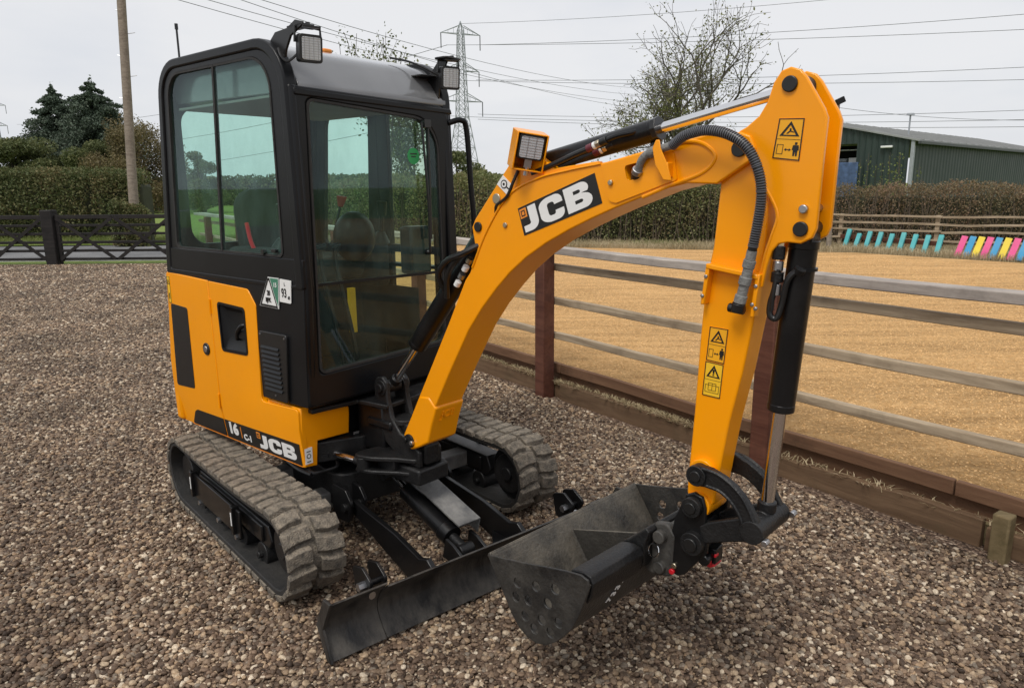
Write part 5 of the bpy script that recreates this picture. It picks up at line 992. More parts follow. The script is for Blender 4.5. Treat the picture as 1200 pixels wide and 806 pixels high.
# paint-pen number on the bucket back, running up the curved plate
for i, ch in enumerate('7337'):
    z = .345+i*.021; f = [(.31, 1.096), (.357, 1.120), (.415, 1.142), (.47, 1.158)]; xs = float(np.interp(z, [q[0] for q in f], [q[1] for q in f])); nrm = Vector((.925, 0, -.38)).normalized(); along = Vector((.38*.8, .35, .925*.8)); along = (along-nrm*along.dot(nrm)).normalized(); side = nrm.cross(along).normalized()
    b2 = text_bm(ch, .038, .0014, ext=.0004); pt = Vector((xs, -.155+i*.010, z))+nrm*.0035; up_ = -side; Mx = Matrix(((along.x, up_.x, nrm.x, pt.x), (along.y, up_.y, nrm.y, pt.y), (along.z, up_.z, nrm.z, pt.z), (0, 0, 0, 1)))
    if Mx.to_3x3().determinant() < 0: up_ = side; Mx = Matrix(((along.x, up_.x, nrm.x, pt.x), (along.y, up_.y, nrm.y, pt.y), (along.z, up_.z, nrm.z, pt.z), (0, 0, 0, 1)))
    bmesh.ops.transform(b2, matrix=Mx, verts=b2.verts); obj('paint_mark', b2, WHITE, bk, BK)

# ------------------------------------------------------------------ near arena fence (frame G) and its timber edging
FN = empty('post_and_rail_fence', G.M, 'timber post and rail fence with brown posts between the gravel and the sand arena', 'fence')
def wobble_beam(name, x0, x1, y0, y1, z0, z1, m, par, fr, amp=.006, n=14, bev=.005, rootM=None, chips=0):
    bm = nb(); rows = []; sd = rng.random()*50
    for i in range(n+1):
        t = i/n; x = x0+(x1-x0)*t; dz = amp*(mnoise.noise(Vector((x*.9+sd, 0, 0))))*2; dy = amp*mnoise.noise(Vector((x*.8, sd, 3)))*2; ch = chips*max(0, mnoise.noise(Vector((x*6, sd, 9))))
        rows.append([bm.verts.new((x, yy+dy, zz+dz-(ch if zz == z1 else 0))) for yy, zz in ((y0, z0), (y1, z0), (y1, z1), (y0, z1))])
    for a, b in zip(rows, rows[1:]):
        for k_ in range(4): bm.faces.new((a[k_], a[(k_+1) % 4], b[(k_+1) % 4], b[k_]))
    bm.faces.new(rows[0][::-1]); bm.faces.new(rows[-1]); return obj(name, bm, m, par, fr, bevel=bev, rootM=rootM)
posts = [-.984-.09+.05+1.97*i for i in range(-6, 6)]
for px in posts:
    if abs(px-2.91) > 9 and False: continue
    bm = nb(); prism(bm, [(px-.055, -.135), (px+.055, -.135), (px+.055, -.030), (px-.055, -.030)], -.15, 1.10, 'z'); obj('post', bm, W_POST, FN, G, bevel=.006, rootM=G.M)
L0, L1 = -11.8, 4.9
def rails(z0, z1, y0, y1, m, name='rail', cuts=(-11.8, -8.86, -4.92, -.98, 2.95, 4.9)):
    for a, b in zip(cuts, cuts[1:]): wobble_beam(name, a+.003, b-.003, y0, y1, z0, z1, m, FN, G, rootM=G.M, amp=.005)
rails(1.103, 1.153, -.10, .012, W_CAP, 'cap_rail')
rails(.972, 1.024, -.026, .020, W_RAIL); rails(.715, .768, -.026, .020, W_RAIL, cuts=(-11.8, -6.9, -2.95, .96, 4.9)); rails(.448, .498, -.026, .020, W_RAIL)
for a, b in ((-11.8, -8.0), (-8.0, -4.92), (-4.92, -2.9), (-2.9, -.95), (-.95, 1.9), (1.9, 4.9)): wobble_beam('kick_board', a+.003, b-.003, .016, .050, .172, .246, W_BOARD, FN, G, rootM=G.M, amp=.005)
wobble_beam('backing_board', L0, L1, .053, .082, -.02, .215, W_BOARD, FN, G, rootM=G.M)
ED = empty('timber_edging', G.M, 'low brown railway sleepers edging the gravel beneath the arena fence', 'edging')
cs = [-11.8, -9.3, -6.8, -4.3, -2.2, -.9, 1.0, 2.06, 4.6]
for i, (a, b) in enumerate(zip(cs, cs[1:])): wobble_beam('sleeper', a+.01, b-.01, -.034+.012*rng.random(), .018, -.04, .118-.012*rng.random(), W_SLEEP, ED, G, rootM=G.M, amp=.010, n=24, chips=.02)
bm = nb(); box(bm, L0, L1, .019, .052, -.05, .085); fill = obj('soil_strip', bm, M_VERGE, None, G); fill['kind'] = 'structure'
bm = nb(); box(bm, 2.115, 2.185, -.122, -.050, -.12, .205); tag(obj('marker_stub', bm, W_STUB, None, G, bevel=.008), 'short mossy square timber stub by the sleepers at the right edge', 'post')
# dry grass and straw caught on the sleepers
def straw(name, n, fx_, lab, m, h=(.04, .12), cat='grass'):
    V = []; Fc = []
    for i in range(n):
        x, y, z = fx_(); hh = h[0]+(h[1]-h[0])*rng.random(); a = rng.random()*6.283; ln = (rng.random()-.5)*(5 if name == 'dry_straw' else 1.6); hh = hh*(.5 if name == 'dry_straw' else 1); ax_ = math.cos(a); ay = math.sin(a); w = .0022+.002*rng.random(); k0 = len(V)
        p0 = Vector((x, y, z)); p1 = p0+Vector((ax_*hh*.4*ln, ay*hh*.4*ln, hh*.6)); p2 = p1+Vector((ax_*hh*.7*ln, ay*hh*.7*ln, hh*.25)); s = Vector((-ay, ax_, 0))*w
        V += [p0-s, p0+s, p1+s*.8, p1-s*.8, p2]; Fc += [(k0, k0+1, k0+2, k0+3), (k0+3, k0+2, k0+4)]
    o_ = mesh_obj(name, V, Fc, m, smooth=False); tag(o_, lab, cat, kind='stuff'); return o_
def gw(x, y, z): return tuple(G.M @ Vector((x, y, z)))
clumps = [(-1.35, .06), (-.9, .05), (-.15, .10), (.1, .08), (.45, .08), (-1.9, .1), (-.5, .12)]
def f_():
    c = clumps[int(rng.integers(len(clumps)))] if rng.random() < .8 else (-2+4.3*rng.random(), .2)
    return gw(c[0]+rng.normal()*c[1]*2.0, -.03+.07*rng.random(), .095)
straw('dry_straw', 2600, f_, 'wisps of dry straw lying on the sleepers under the fence', F_DRY, (.03, .10))

# ------------------------------------------------------------------ far side of the arena
def pt(x, D, z): return Vector((x, D, z))
FF = Fr(7.85, 17.2, -41)
FB = empty('far_post_and_rail_fence', FF.M, 'thin weathered post and rail fence at the far side of the arena', 'fence')
for i in range(-6, 5):
    bm = nb(); x = -.1+2.0*i; box(bm, x-.04, x+.04, -.06, .02, .0, .90); obj('post', bm, W_RAIL, FB, FF, bevel=.008, rootM=FF.M)
for z in (.87, .71, .55, .36):
    for a, b in ((-2.0, 2.0), (2.0, 6.0), (6.0, 9.9)): wobble_beam('rail', a, b-.005, -.10, -.065, z-.02, z+.025, W_RAIL, FB, FF, rootM=FF.M, amp=.02, n=8, bev=.003)
TEAL = mat('teal_paint', (.07, .42, .44), .5, var=.12, dust=.3, dustcol=(.3, .3, .25)); PINK = mat('pink_paint', (.80, .10, .30), .5, var=.1, dust=.25, dustcol=(.4, .3, .25)); BLUE = mat('blue_paint', (.05, .34, .62), .5, var=.1, dust=.25, dustcol=(.3, .3, .25)); YELP = mat('bright_yellow_paint', (.85, .66, .05), .5, var=.08, dust=.25, dustcol=(.4, .35, .2))
ORD = ['first', 'second', 'third', 'fourth', 'fifth', 'sixth', 'seventh', 'eighth', 'ninth']
PF = Fr(0, 0, 0)
bm = nb(); box(bm, 0, 2.6, -.02, .02, .36, .45, Matrix.Translation((7.60, 16.85, 0)) @ Matrix.Rotation(math.atan2(-2.15, .83), 4, 'Z')); tag(obj('support_plank', bm, W_POST, None, PF, bevel=.004), 'dark horizontal plank that the teal planks lean on', 'plank')
for i in range(9):
    t = i/8; x = 7.53+.83*t; yb = 16.45-2.15*t; L_ = (.36, .28, .34, .34, .32, .36, .34, .34, .36)[i]
    b0 = Vector((x, yb, .20)); b1 = b0+Vector((.14, .12, L_*1.05)); d = (b1-b0).normalized(); s = Vector((1, 0, 0)); bm = nb()
    q = d.to_track_quat('Z', 'X').to_matrix().to_4x4(); q.translation = b0; box(bm, -.03, .03, -.045, .045, 0, (b1-b0).length, q)
    # broad face towards the arena
    o_ = obj('painted_plank', bm, TEAL, None, PF, bevel=.006); tag(o_, ('leftmost teal' if i == 0 else (ORD[i]+' teal') if i < 8 else 'rightmost teal')+' plank leaning at the far side of the arena'+('' if i in (0, 8) else ', counted from the left'), 'plank', 'teal planks leaning beyond the sand arena')
PF2 = Fr(0, 0, 0)
a0 = Vector((9.33, 14.72, .2)); a1 = Vector((8.86+.9, 12.45, .2))
from_pix = [(1120, 301), (1133.5, 302), (1147, 302.5), (1158, 303), (1168, 304), (1177, 304.5), (1186, 305), (1195, 306), (1204, 306.5), (1214, 307), (1225, 308)]
ST = (8.54, 13.93); EN = (9.25, 12.98)
for i in range(11):
    t = i/8; x = ST[0]+(EN[0]-ST[0])*t; y = ST[1]+(EN[1]-ST[1])*t; T_ = Matrix.Translation((x, y, .20)) @ Matrix.Rotation(R(-52), 4, 'Z') @ Matrix.Rotation(R(8), 4, 'Y') @ Matrix.Rotation(R(-20), 4, 'X')
    bm = nb(); box(bm, -.055, .055, -.012, .012, 0, .42, T_); o_ = obj('painted_board', bm, (PINK, BLUE, YELP)[i % 3], None, W, bevel=.005)
    cn = ('pink', 'blue', 'yellow')[i % 3]; kth = ('left hand', 'middle', 'right hand', 'outermost right')[i//3]; tag(o_, f'{kth} {cn} board in the row of pink, blue and yellow boards beyond the arena', 'board', 'coloured boards leaning beyond the sand arena')

# flood light pole behind the arena fence
bm = nb(); cyl(bm, (6.86, 15.75, .1), (6.80, 15.75, 3.20), .055, .045, seg=12); fp = empty('floodlight_pole', Matrix.Identity(4), 'grey wooden pole with a small floodlight standing behind the digger arm', 'lamp post'); obj('pole', bm, W_POLE, fp)
bm = nb(); box(bm, 6.74, 6.92, 15.66, 15.74, 3.20, 3.32, None); bmesh.ops.rotate(bm, verts=bm.verts, cent=(6.83, 15.7, 3.26), matrix=Matrix.Rotation(R(-25), 3, 'Y')); obj('floodlight', bm, BLKF, fp, bevel=.01)

# ------------------------------------------------------------------ hedges
def hedge(name, line, width, h0, h1, n, size, m, lab, cat='hedge', wild=.25, base_z=0, stems=0, corem=None, top_noise=.2):
    root = bpy.data.objects.new(name, None); COL.objects.link(root); root.location = (*line[0], 0); tag(root, lab, cat); off = np.array([line[0][0], line[0][1], 0.])
    pts = [Vector(p) for p in line]; seg = [(b-a).length for a, b in zip(pts, pts[1:])]; tot = sum(seg)
    u = rng.random(n)*tot; P = np.zeros((n, 3)); cum = np.cumsum([0]+seg)
    for i, (a, b) in enumerate(zip(pts, pts[1:])):
        k_ = (u >= cum[i]) & (u <= cum[i+1]); t = (u[k_]-cum[i])/seg[i]; d = (b-a).normalized(); nrm = Vector((-d.y, d.x))
        # mostly the two faces and the top of the hedge
        w = np.clip(rng.normal(size=k_.sum())*.08+np.where(rng.random(k_.sum()) < .62, -.44, rng.random(k_.sum())-.5), -.58, .58)*width
        z = rng.random(k_.sum()); hh = h0+(h1-h0)*u[k_]/tot
        nzv = np.array([mnoise.noise(Vector((q*.9, 7.1, 1)))*.6+mnoise.noise(Vector((q*3.3, 2.1, 5)))*.4 for q in u[k_]])
        hh = hh*(1+top_noise*nzv*.8); zz = np.where(np.abs(w) > width*.36, z**.85, .80+.24*z)*hh
        bulge = np.array([mnoise.noise(Vector((q*.8, zq*.9, 3.3))) for q, zq in zip(u[k_], zz)])*wild*width
        w = w*(1-.18*np.clip(zz/hh, 0, 1)**3)+bulge
        P[k_, 0] = a.x+d.x*t*seg[i]+nrm.x*w; P[k_, 1] = a.y+d.y*t*seg[i]+nrm.y*w; P[k_, 2] = base_z+zz+rng.normal(size=k_.sum())*.03
    leaves_mesh('foliage', P-off, size, m, root)
    # dark twiggy heart
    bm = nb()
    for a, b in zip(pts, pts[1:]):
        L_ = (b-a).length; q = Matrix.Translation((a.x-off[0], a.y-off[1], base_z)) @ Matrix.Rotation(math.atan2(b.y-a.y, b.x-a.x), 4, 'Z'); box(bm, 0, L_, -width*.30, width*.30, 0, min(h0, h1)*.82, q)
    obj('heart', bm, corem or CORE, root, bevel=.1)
    if stems:
        sg = []
        for _ in range(stems):
            uu_ = rng.random()*tot; i = max(0, int(np.searchsorted(cum, uu_))-1); i = min(i, len(seg)-1); a, b = pts[i], pts[i+1]; t = (uu_-cum[i])/seg[i]; d = (b-a).normalized(); nrm = Vector((-d.y, d.x)); w = -(.35+.25*rng.random())*width
            p = Vector((a.x+d.x*t*seg[i]+nrm.x*w-off[0], a.y+d.y*t*seg[i]+nrm.y*w-off[1], base_z)); hh = (h0+(h1-h0)*uu_/tot)*(.5+.62*rng.random()); k1 = p+Vector((rng.normal()*.08, rng.normal()*.08, hh*.5)); k2 = k1+Vector((rng.normal()*.12, rng.normal()*.12, hh*.5)); sg += [(p, k1, .012, .009), (k1, k2, .009, .004)]
        V, Fc = branches(sg); mesh_obj('stems', V, Fc, TWIG, root)
    return root
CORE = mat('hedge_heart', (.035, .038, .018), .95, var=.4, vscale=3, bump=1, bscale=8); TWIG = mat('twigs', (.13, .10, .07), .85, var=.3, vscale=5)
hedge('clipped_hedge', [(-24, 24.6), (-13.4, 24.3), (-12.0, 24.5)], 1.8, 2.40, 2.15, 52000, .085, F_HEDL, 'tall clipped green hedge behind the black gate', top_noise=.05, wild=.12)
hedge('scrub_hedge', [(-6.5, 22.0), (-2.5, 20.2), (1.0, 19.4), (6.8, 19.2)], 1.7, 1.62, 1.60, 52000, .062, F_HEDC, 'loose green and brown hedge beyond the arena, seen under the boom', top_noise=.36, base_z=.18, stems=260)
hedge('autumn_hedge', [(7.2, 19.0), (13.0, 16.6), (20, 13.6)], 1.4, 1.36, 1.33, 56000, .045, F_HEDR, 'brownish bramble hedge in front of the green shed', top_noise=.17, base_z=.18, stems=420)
hedge('low_shrub', [(-11.5, 21.3), (-10.5, 21.5)], .7, 1.25, .9, 6000, .075, F_HEDL, 'small leafy shrub beside the telegraph pole', top_noise=.3, wild=.3)
hedge('distant_hedge', [(-48, 75), (-20, 70), (-12, 69), (20, 72)], 3, 2.6, 2.6, 26000, .28, F_HEDL, 'distant dark hedge across the green pasture', top_noise=.3)
# tall weeds in front of the shed
def weeds(name, cx, cy, n, h, lab, m=F_GRASS, spread=.6):
    sg = []; P = []
    for _ in range(n):
        p = Vector((rng.normal()*spread, rng.normal()*.2, 0)); hh = h*(.5+.6*rng.random()); q = p+Vector((rng.normal()*.12, rng.normal()*.1, hh)); sg.append((p, q, .008, .003))
        for k_ in range(26): t = .35+.65*rng.random(); P.append(p+(q-p)*t+Vector((rng.normal()*.05, rng.normal()*.05, 0)))
    r_ = bpy.data.objects.new(name, None); r_.location = (cx, cy, .18); COL.objects.link(r_); tag(r_, lab, 'plant'); V, Fc = branches(sg); mesh_obj('stems', V, Fc, TWIG, r_); leaves_mesh('foliage', np.array([tuple(p) for p in P]), .06, m, r_)
weeds('tall_weed', 9.6, 18.9, 34, 2.0, 'tall pale green weeds rising from the hedge before the open shed bay', spread=.45)
weeds('tall_weed', 13.6, 17.6, 16, 1.9, 'thin dry weeds sticking up against the dark shed wall', F_HEDR, spread=.45)
weeds('tall_weed', 8.6, 18.3, 30, 1.2, 'pale grass clump behind the arena fence beside the lamp pole', F_DRY, spread=.5)
# dry grass verge beyond the arena
def vg():
    t = rng.random(); x = -4+16.5*t; yb = np.interp(x, [-4, 1.96, 7.0, 8.9, 12.5], [18.3, 16.4, 14.9, 12.9, 10.8]); return (x, yb+abs(rng.normal())*1.0+(.0 if x < 7 else .2), .18)
straw('dry_verge_grass', 46000, vg, 'dry straw coloured grass between the sand and the hedges', F_DRY, (.05, .20))
def vg2(): x = 3.4+rng.normal()*.5; return (x, 17.2+rng.normal()*.25, .18)
straw('green_tuft', 900, vg2, 'small green grass tuft in the dry verge under the boom', F_GRASS, (.06, .22))
def gl_(): x = -20+11.6*rng.random(); return (x, 21.6+2.2*rng.random(), .0)
straw('roadside_grass', 16000, gl_, 'green grass strip between the road and the clipped hedge', F_GRASS, (.08, .26))

# ------------------------------------------------------------------ black gate and post
GF = Fr(-10.13, 16.15, 0)
def gate(x0, x1, lab):
    r_ = empty('field_gate', Matrix.Translation((x0-10.13, 16.15, 0)), lab, 'gate'); Mr = r_.matrix_world.copy(); n = 6
    for i in range(n):
        z = .10+i*.183; h = .055 if i < n-1 else .085; bm = nb(); box(bm, x0, x1, -.03, .03, z-h/2, z+h/2); obj('bar', bm, W_BLACK, r_, GF, bevel=.008, rootM=Mr)
    for x in (x0+.03, x1-.03): bm = nb(); box(bm, x-.035, x+.035, -.035, .035, .05, 1.06); obj('stile', bm, W_BLACK, r_, GF, bevel=.006, rootM=Mr)
    w = x1-x0; k_ = max(1, round(w/1.25)); s = w/k_
    for i in range(k_):
        for a, b, yy in ((.10, 1.0, -.045), (1.0, .10, -.060)):
            bm = nb(); p0 = Vector((x0+i*s+.03, yy, a)); p1 = Vector((x0+(i+1)*s-.03, yy, b)); d = (p1-p0).normalized(); nn = Vector((-d.z, 0, d.x))*.035
            vs = [bm.verts.new(p+q*nn+Vector((0, yo, 0))) for yo in (-.008, .008) for p in (p0, p1) for q in (-1, 1)]
            for f in ((0, 1, 3, 2), (4, 6, 7, 5), (0, 4, 5, 1), (2, 3, 7, 6), (0, 2, 6, 4), (1, 5, 7, 3)): bm.faces.new([vs[j] for j in f])
            obj('brace', bm, W_BLACK, r_, GF, rootM=Mr)
gate(-2.55, -.12, 'black timber gate with crossed braces left of its thick post'); gate(.14, 2.70, 'black timber gate with crossed braces between its thick post and the digger cab')
bm = nb(); box(bm, -.13, .12, -.12, .13, -.1, 1.17); tag(obj('gate_post', bm, W_BLACK, None, GF, bevel=.02), 'thick square black gate post between the two gates', 'post')
bm = nb(); box(bm, 2.72, 2.95, -.12, .12, -.1, 1.17); tag(obj('gate_post', bm, W_BLACK, None, GF, bevel=.02), 'black gate post hidden behind the digger cab', 'post')

# ------------------------------------------------------------------ telegraph pole
tp = empty('telegraph_pole', Matrix.Translation((-11.28, 22, 0)), 'tall weathered wooden telegraph pole behind the black gate', 'pole')
bm = nb(); tube(bm, [(0.02, 0, -.1), (.08, 0, 1.5), (.22, 0, 4), (.48, 0, 8.6)], .14, 14, smooth=4, rfun=lambda t: .145-.03*t); obj('shaft', bm, W_POLE, tp, smooth=60)
for i, (z, s) in enumerate(((3.6, 1), (4.15, -1), (4.75, 1), (5.3, -1), (5.9, 1), (6.5, -1))):
    bm = nb(); x = .08+.19*(z-1.5)/2.5; cyl(bm, (x, 0, z), (x+s*.26, -.02, z+.03), .009, seg=6); obj('step_peg', bm, STEEL, tp)
# ------------------------------------------------------------------ trees
def grow(p, d, L, r, depth, sg, tips, spread=.6, up=.15, wig=.25, kmin=2, kmax=3, ratio=.74):
    n = 3
    for i in range(n):
        q = p+d*(L/n); r1 = r*(1-.28*(i+1)/n); sg.append((p, q, r*(1-.28*i/n), r1)); p = q; d = (d+Vector(rng.normal(size=3))*wig*.5+Vector((0, 0, up*.3))).normalized()
        if depth <= 2: tips.append(tuple(p))
        if i < n-1 and depth > 0 and rng.random() < .55:
            a = rng.random()*6.283; o_ = d.orthogonal().normalized(); o_ = (o_*math.cos(a)+d.cross(o_)*math.sin(a)); grow(p, (d*.75+o_*spread*1.1+Vector((0, 0, up))).normalized(), L*ratio*.8, r1*.5, depth-1, sg, tips, spread, up, wig, kmin, kmax, ratio)
    if depth <= 0: return
    k_ = int(rng.integers(kmin, kmax+1)); a0 = rng.random()*6.283
    for j in range(k_):
        a = a0+6.283*j/k_+rng.normal()*.3; o_ = d.orthogonal().normalized(); o_ = (o_*math.cos(a)+d.cross(o_)*math.sin(a)); grow(p, (d+o_*spread*(.6+.6*rng.random())+Vector((0, 0, up))).normalized(), L*ratio*(.8+.4*rng.random()), r*.72*(.7+.25*rng.random()), depth-1, sg, tips, spread, up, wig, kmin, kmax, ratio)
def tree(name, x, y, trunks, lab, leafm, lsize, per, L=2.2, r=.16, depth=5, scale=1, leafspread=.25, **kw):
    r_ = bpy.data.objects.new(name, None); r_.location = (x, y, 0); COL.objects.link(r_); tag(r_, lab, 'tree'); sg = []; tips = []
    for (ox, dx, dy, LL, rr_) in trunks: grow(Vector((ox, 0, 0)), Vector((dx, dy, 1)).normalized(), LL, rr_, depth, sg, tips, **kw)
    sg = [s for s in sg]; V, Fc = branches(sg, 6); mesh_obj('trunk', V, Fc, BARK, r_)
    if per:
        tp_ = np.array(tips); idx = rng.integers(len(tp_), size=int(len(tp_)*per)); P = tp_[idx]+rng.normal(size=(len(idx), 3))*leafspread*np.array([1, 1, .8]); leaves_mesh('crown', P, lsize, leafm, r_)
    return r_
rng = np.random.default_rng(33)
tree('sparse_tree', 8.5, 36, [(-.25, -.14, 0, 2.7, .17), (.0, .02, .1, 2.9, .16), (.25, .13, -.1, 2.6, .14)], 'nearly bare spreading tree with sparse pale leaves behind the boom', F_ASH, .12, 1.0, depth=5, kmax=3, kmin=2, spread=.62, up=.12, wig=.42, leafspread=.14, ratio=.77)
rng = np.random.default_rng(5)
tree('small_tree', -4.4, 31, [(-.2, -.1, 0, 2.15, .10), (.3, .12, .1, 2.0, .09)], 'small loose leaved tree whose top shows over the cab roof', F_DEC, .13, 4.5, depth=4, spread=.45, up=.35, wig=.25, leafspread=.22, ratio=.78)
def dense_tree(name, x, y, h, w, n, leafm, ls, lab, clumps_=26, z0=.1, trunk=.2, seed=1, cat='tree', kind='round'):
    g = np.random.default_rng(seed); r_ = bpy.data.objects.new(name, None); r_.location = (x, y, 0); COL.objects.link(r_); tag(r_, lab, cat); P = []; sg = [(Vector((0, 0, 0)), Vector((.1, 0, h*.85)), trunk, trunk*.3)]
    if kind == 'conifer':
        lev = 34
        for i in range(lev):
            t = (i+.5)/lev; z = h*(z0+(1-z0)*t)+g.normal()*.06; rad = w*.5*(1-t)**.62*(.75+.4*g.random())*(1-.15*t); nb_ = 10
            for j in range(nb_):
                a = g.random()*6.283; rr_ = rad*(.6+.6*g.random()); e = Vector((math.cos(a)*rr_, math.sin(a)*rr_, z-.22*rr_+g.normal()*.12)); s = Vector((0, 0, z)); sg.append((s, e, .05*(1-t)+.015, .01)); k_ = int(n/lev/nb_); u = g.random(k_)**.6
                Q = np.array(s)[None, :]*(1-u[:, None])+np.array(e)[None, :]*u[:, None]; Q += g.normal(size=(k_, 3))*np.array([.2, .2, .17])*w*.17*(1.1-t); Q[:, 2] -= .05*rr_*u; P.append(Q)
        P.append(np.array([[0, 0, h*1.0]])+g.normal(size=(60, 3))*np.array([.06, .06, .25]))
    else:
        for _ in range(clumps_):
            a = g.random()*6.283; t = g.random(); z = h*(z0+(.92-z0)*t); prof_ = math.sin(math.pi*min(1, .12+.80*t))**.6; rr_ = w*.5*prof_*math.sqrt(g.random())*.9; c = Vector((math.cos(a)*rr_, math.sin(a)*rr_, z)); sg.append((Vector((0, 0, z*.5)), c, trunk*.3, .02))
            k_ = n//clumps_; Q = g.normal(size=(k_, 3)); Q /= np.linalg.norm(Q, axis=1)[:, None]; Q *= (g.random(k_)**.4)[:, None]*np.array([w*.17, w*.17, h*.10])*(.7+.6*g.random()); Q += np.array(c); 
            if kind == 'weeping': Q[:, 2] -= (g.random(k_)**2)*h*.22
            P.append(Q)
    V, Fc = branches(sg, 6); mesh_obj('trunk', V, Fc, BARK, r_); leaves_mesh('crown', np.concatenate(P), ls, leafm, r_)
dense_tree('conifer_tree', -30.2, 55, 9.1, 12.5, 80000, F_CON, .17, 'tall dark spruce, the taller and right hand of the two conifers', kind='conifer', seed=3, trunk=.25, z0=.02)
dense_tree('conifer_tree', -34.2, 57, 9.0, 11.0, 62000, F_CON, .17, 'slimmer spruce on the left of the two conifers behind the hedge', kind='conifer', seed=8, trunk=.22, z0=.02)
dense_tree('broadleaf_tree', -33.2, 50, 5.2, 6.2, 34000, F_DEC, .17, 'green broadleaf tree in front of the conifers', seed=4, clumps_=34)
dense_tree('broadleaf_tree', -36.6, 50, 6.6, 5.0, 28000, F_BIR, .17, 'yellowing broadleaf tree at the left edge of the photo', seed=5, clumps_=24)
dense_tree('birch_tree', -25.0, 50, 6.4, 6.6, 34000, F_BIR, .14, 'brown weeping birch behind the telegraph pole', kind='weeping', seed=6, clumps_=34, trunk=.14)
dense_tree('broadleaf_tree', -28.2, 50.5, 4.8, 4.6, 24000, F_DEC, .15, 'green bush tree between the spruce and the birch', seed=9, clumps_=22)
dense_tree('broadleaf_tree', -20.4, 49, 4.2, 3.6, 12000, F_HEDL, .13, 'dark low tree at the right end of the tree group', seed=10, clumps_=16)
dense_tree('broadleaf_tree', -8, 110, 7, 12, 9000, F_DEC, .45, 'distant tree clump seen past the cab pillar', seed=11, clumps_=20)
hedge('distant_treeline', [(-70, 230), (-10, 240), (60, 235), (120, 230)], 10, 5.2, 4.2, 26000, .9, F_HEDL, 'far hazy treeline on the horizon', top_noise=.4)
# ------------------------------------------------------------------ green shed: gable end towards the arena, long eaves wall running away to the right
Ms = Matrix.Translation((21.4, 40, 0)) @ Matrix.Rotation(math.atan2(17, 18.6), 4, 'Z')      # local x along the long wall, local y along the gable
SH = Fr(0, 0, 0); SH.M = Ms.copy()
SHED = empty('farm_shed', Ms, 'dark green corrugated farm shed with a pale roof behind the hedge', 'building')
EZ = 3.84; GW = 12.4
def roofz(y): return EZ+1.38*(1-abs(y-GW/2)/(GW/2))
def sheets(bm, a, b, z0, zf, axis, pitch=.36, dep=.06):
    n = int(round(abs(b-a)/pitch))*4; prev = None
    for i in range(n+1):
        t = a+(b-a)*i/n; o_ = -dep if (i % 4) in (1, 2) else 0
        q0, q1 = ((t, o_, z0), (t, o_, zf(t))) if axis == 'x' else ((o_, t, z0), (o_, t, zf(t))); v0 = bm.verts.new(q0); v1 = bm.verts.new(q1)
        if prev: bm.faces.new((prev[0], v0, v1, prev[1]))
        prev = (v0, v1)
for y0, y1, z0 in ((.1, 2.85, 0), (2.85, 6.2, 3.75), (6.2, GW, 0)):
    bm = nb(); sheets(bm, y0, y1, z0, roofz, 'y'); obj('gable_wall', bm, CLAD, SHED, SH, rootM=Ms, smooth=10)
bm = nb(); sheets(bm, .12, 34, 0, lambda t: EZ-.12, 'x', .5, .03); obj('long_wall', bm, CLAD, SHED, SH, rootM=Ms, smooth=10)
bm = nb(); box(bm, -.16, .06, -.20, -.02, 0, EZ); obj('drainpipe', bm, GALV, SHED, SH, rootM=Ms, bevel=.03)
for s in (0, 1):
    y0, y1 = (-.45, GW/2) if s == 0 else (GW+.45, GW/2); z0 = roofz(0)-.12; z1 = roofz(GW/2)+.03; bm = nb(); prism(bm, [(y0, z0), (y1, z1), (y1, z1+.09), (y0, z0+.09)], -.22, 34, 'x'); obj('roof', bm, ROOFG, SHED, SH, rootM=Ms)
for i in range(24):
    x = .4+i*1.4; bm = nb(); prism(bm, [(-.46, roofz(0)-.03), (GW/2, roofz(GW/2)+.12), (GW/2, roofz(GW/2)+.16), (-.46, roofz(0)+.01)], x-.04, x+.04, 'x'); obj('roof_seam', bm, ROOFG, SHED, SH, rootM=Ms)
bm = nb(); box(bm, -.25, 34, -.56, -.40, EZ-.25, EZ-.12); obj('gutter', bm, mat('dark_gutter', (.05, .055, .055), .5), SHED, SH, rootM=Ms)
bm = nb(); cyl(bm, (5.0, 2.0, 4.2), (5.0, 2.0, 5.55), .05, seg=8); cyl(bm, (5.0, 2.0, 5.5), (5.0, 2.0, 5.6), .24, .2, seg=12); obj('roof_vent', bm, GALV, SHED, SH, rootM=Ms)
bm = nb(); box(bm, -.25, -.08, .9, 1.5, 3.45, 3.56); obj('wall_lamp', bm, WHITE, SHED, SH, rootM=Ms, bevel=.02)
bm = nb(); box(bm, 3.4, 3.5, 2.7, 6.4, 0, 3.8); box(bm, .1, 3.4, 2.7, 6.4, -.02, .05); obj('bay_lining', bm, DARKI, SHED, SH, rootM=Ms)
bm = nb(); box(bm, -.8, -.7, 2.4, 5.9, 0, 2.72); tag(obj('blue_sheeting', bm, mat('blue_sheet', (.06, .10, .20), .6, var=.4, vscale=4), None, SH, bevel=.02), 'faded blue sheeting across the open bay of the shed', 'sheeting')
for y_, x, z, w, h, m_, lb_, ct in ((3.0, 1.0, 2.72, .7, .30, WHITE, 'pale crate stacked in the open shed bay', 'crate'), (3.9, 1.2, 2.8, .6, .2, GALV, 'grey crate beside the pale one in the open shed bay', 'crate'), (2.95, .8, 3.42, 2.4, .06, WHITE, 'flat pale board above the crates in the shed bay', 'board')):
    bm = nb(); box(bm, x, x+.5, y_, y_+w, z, z+h); tag(obj('stored_'+ct, bm, m_, None, SH, bevel=.03), lb_, ct)
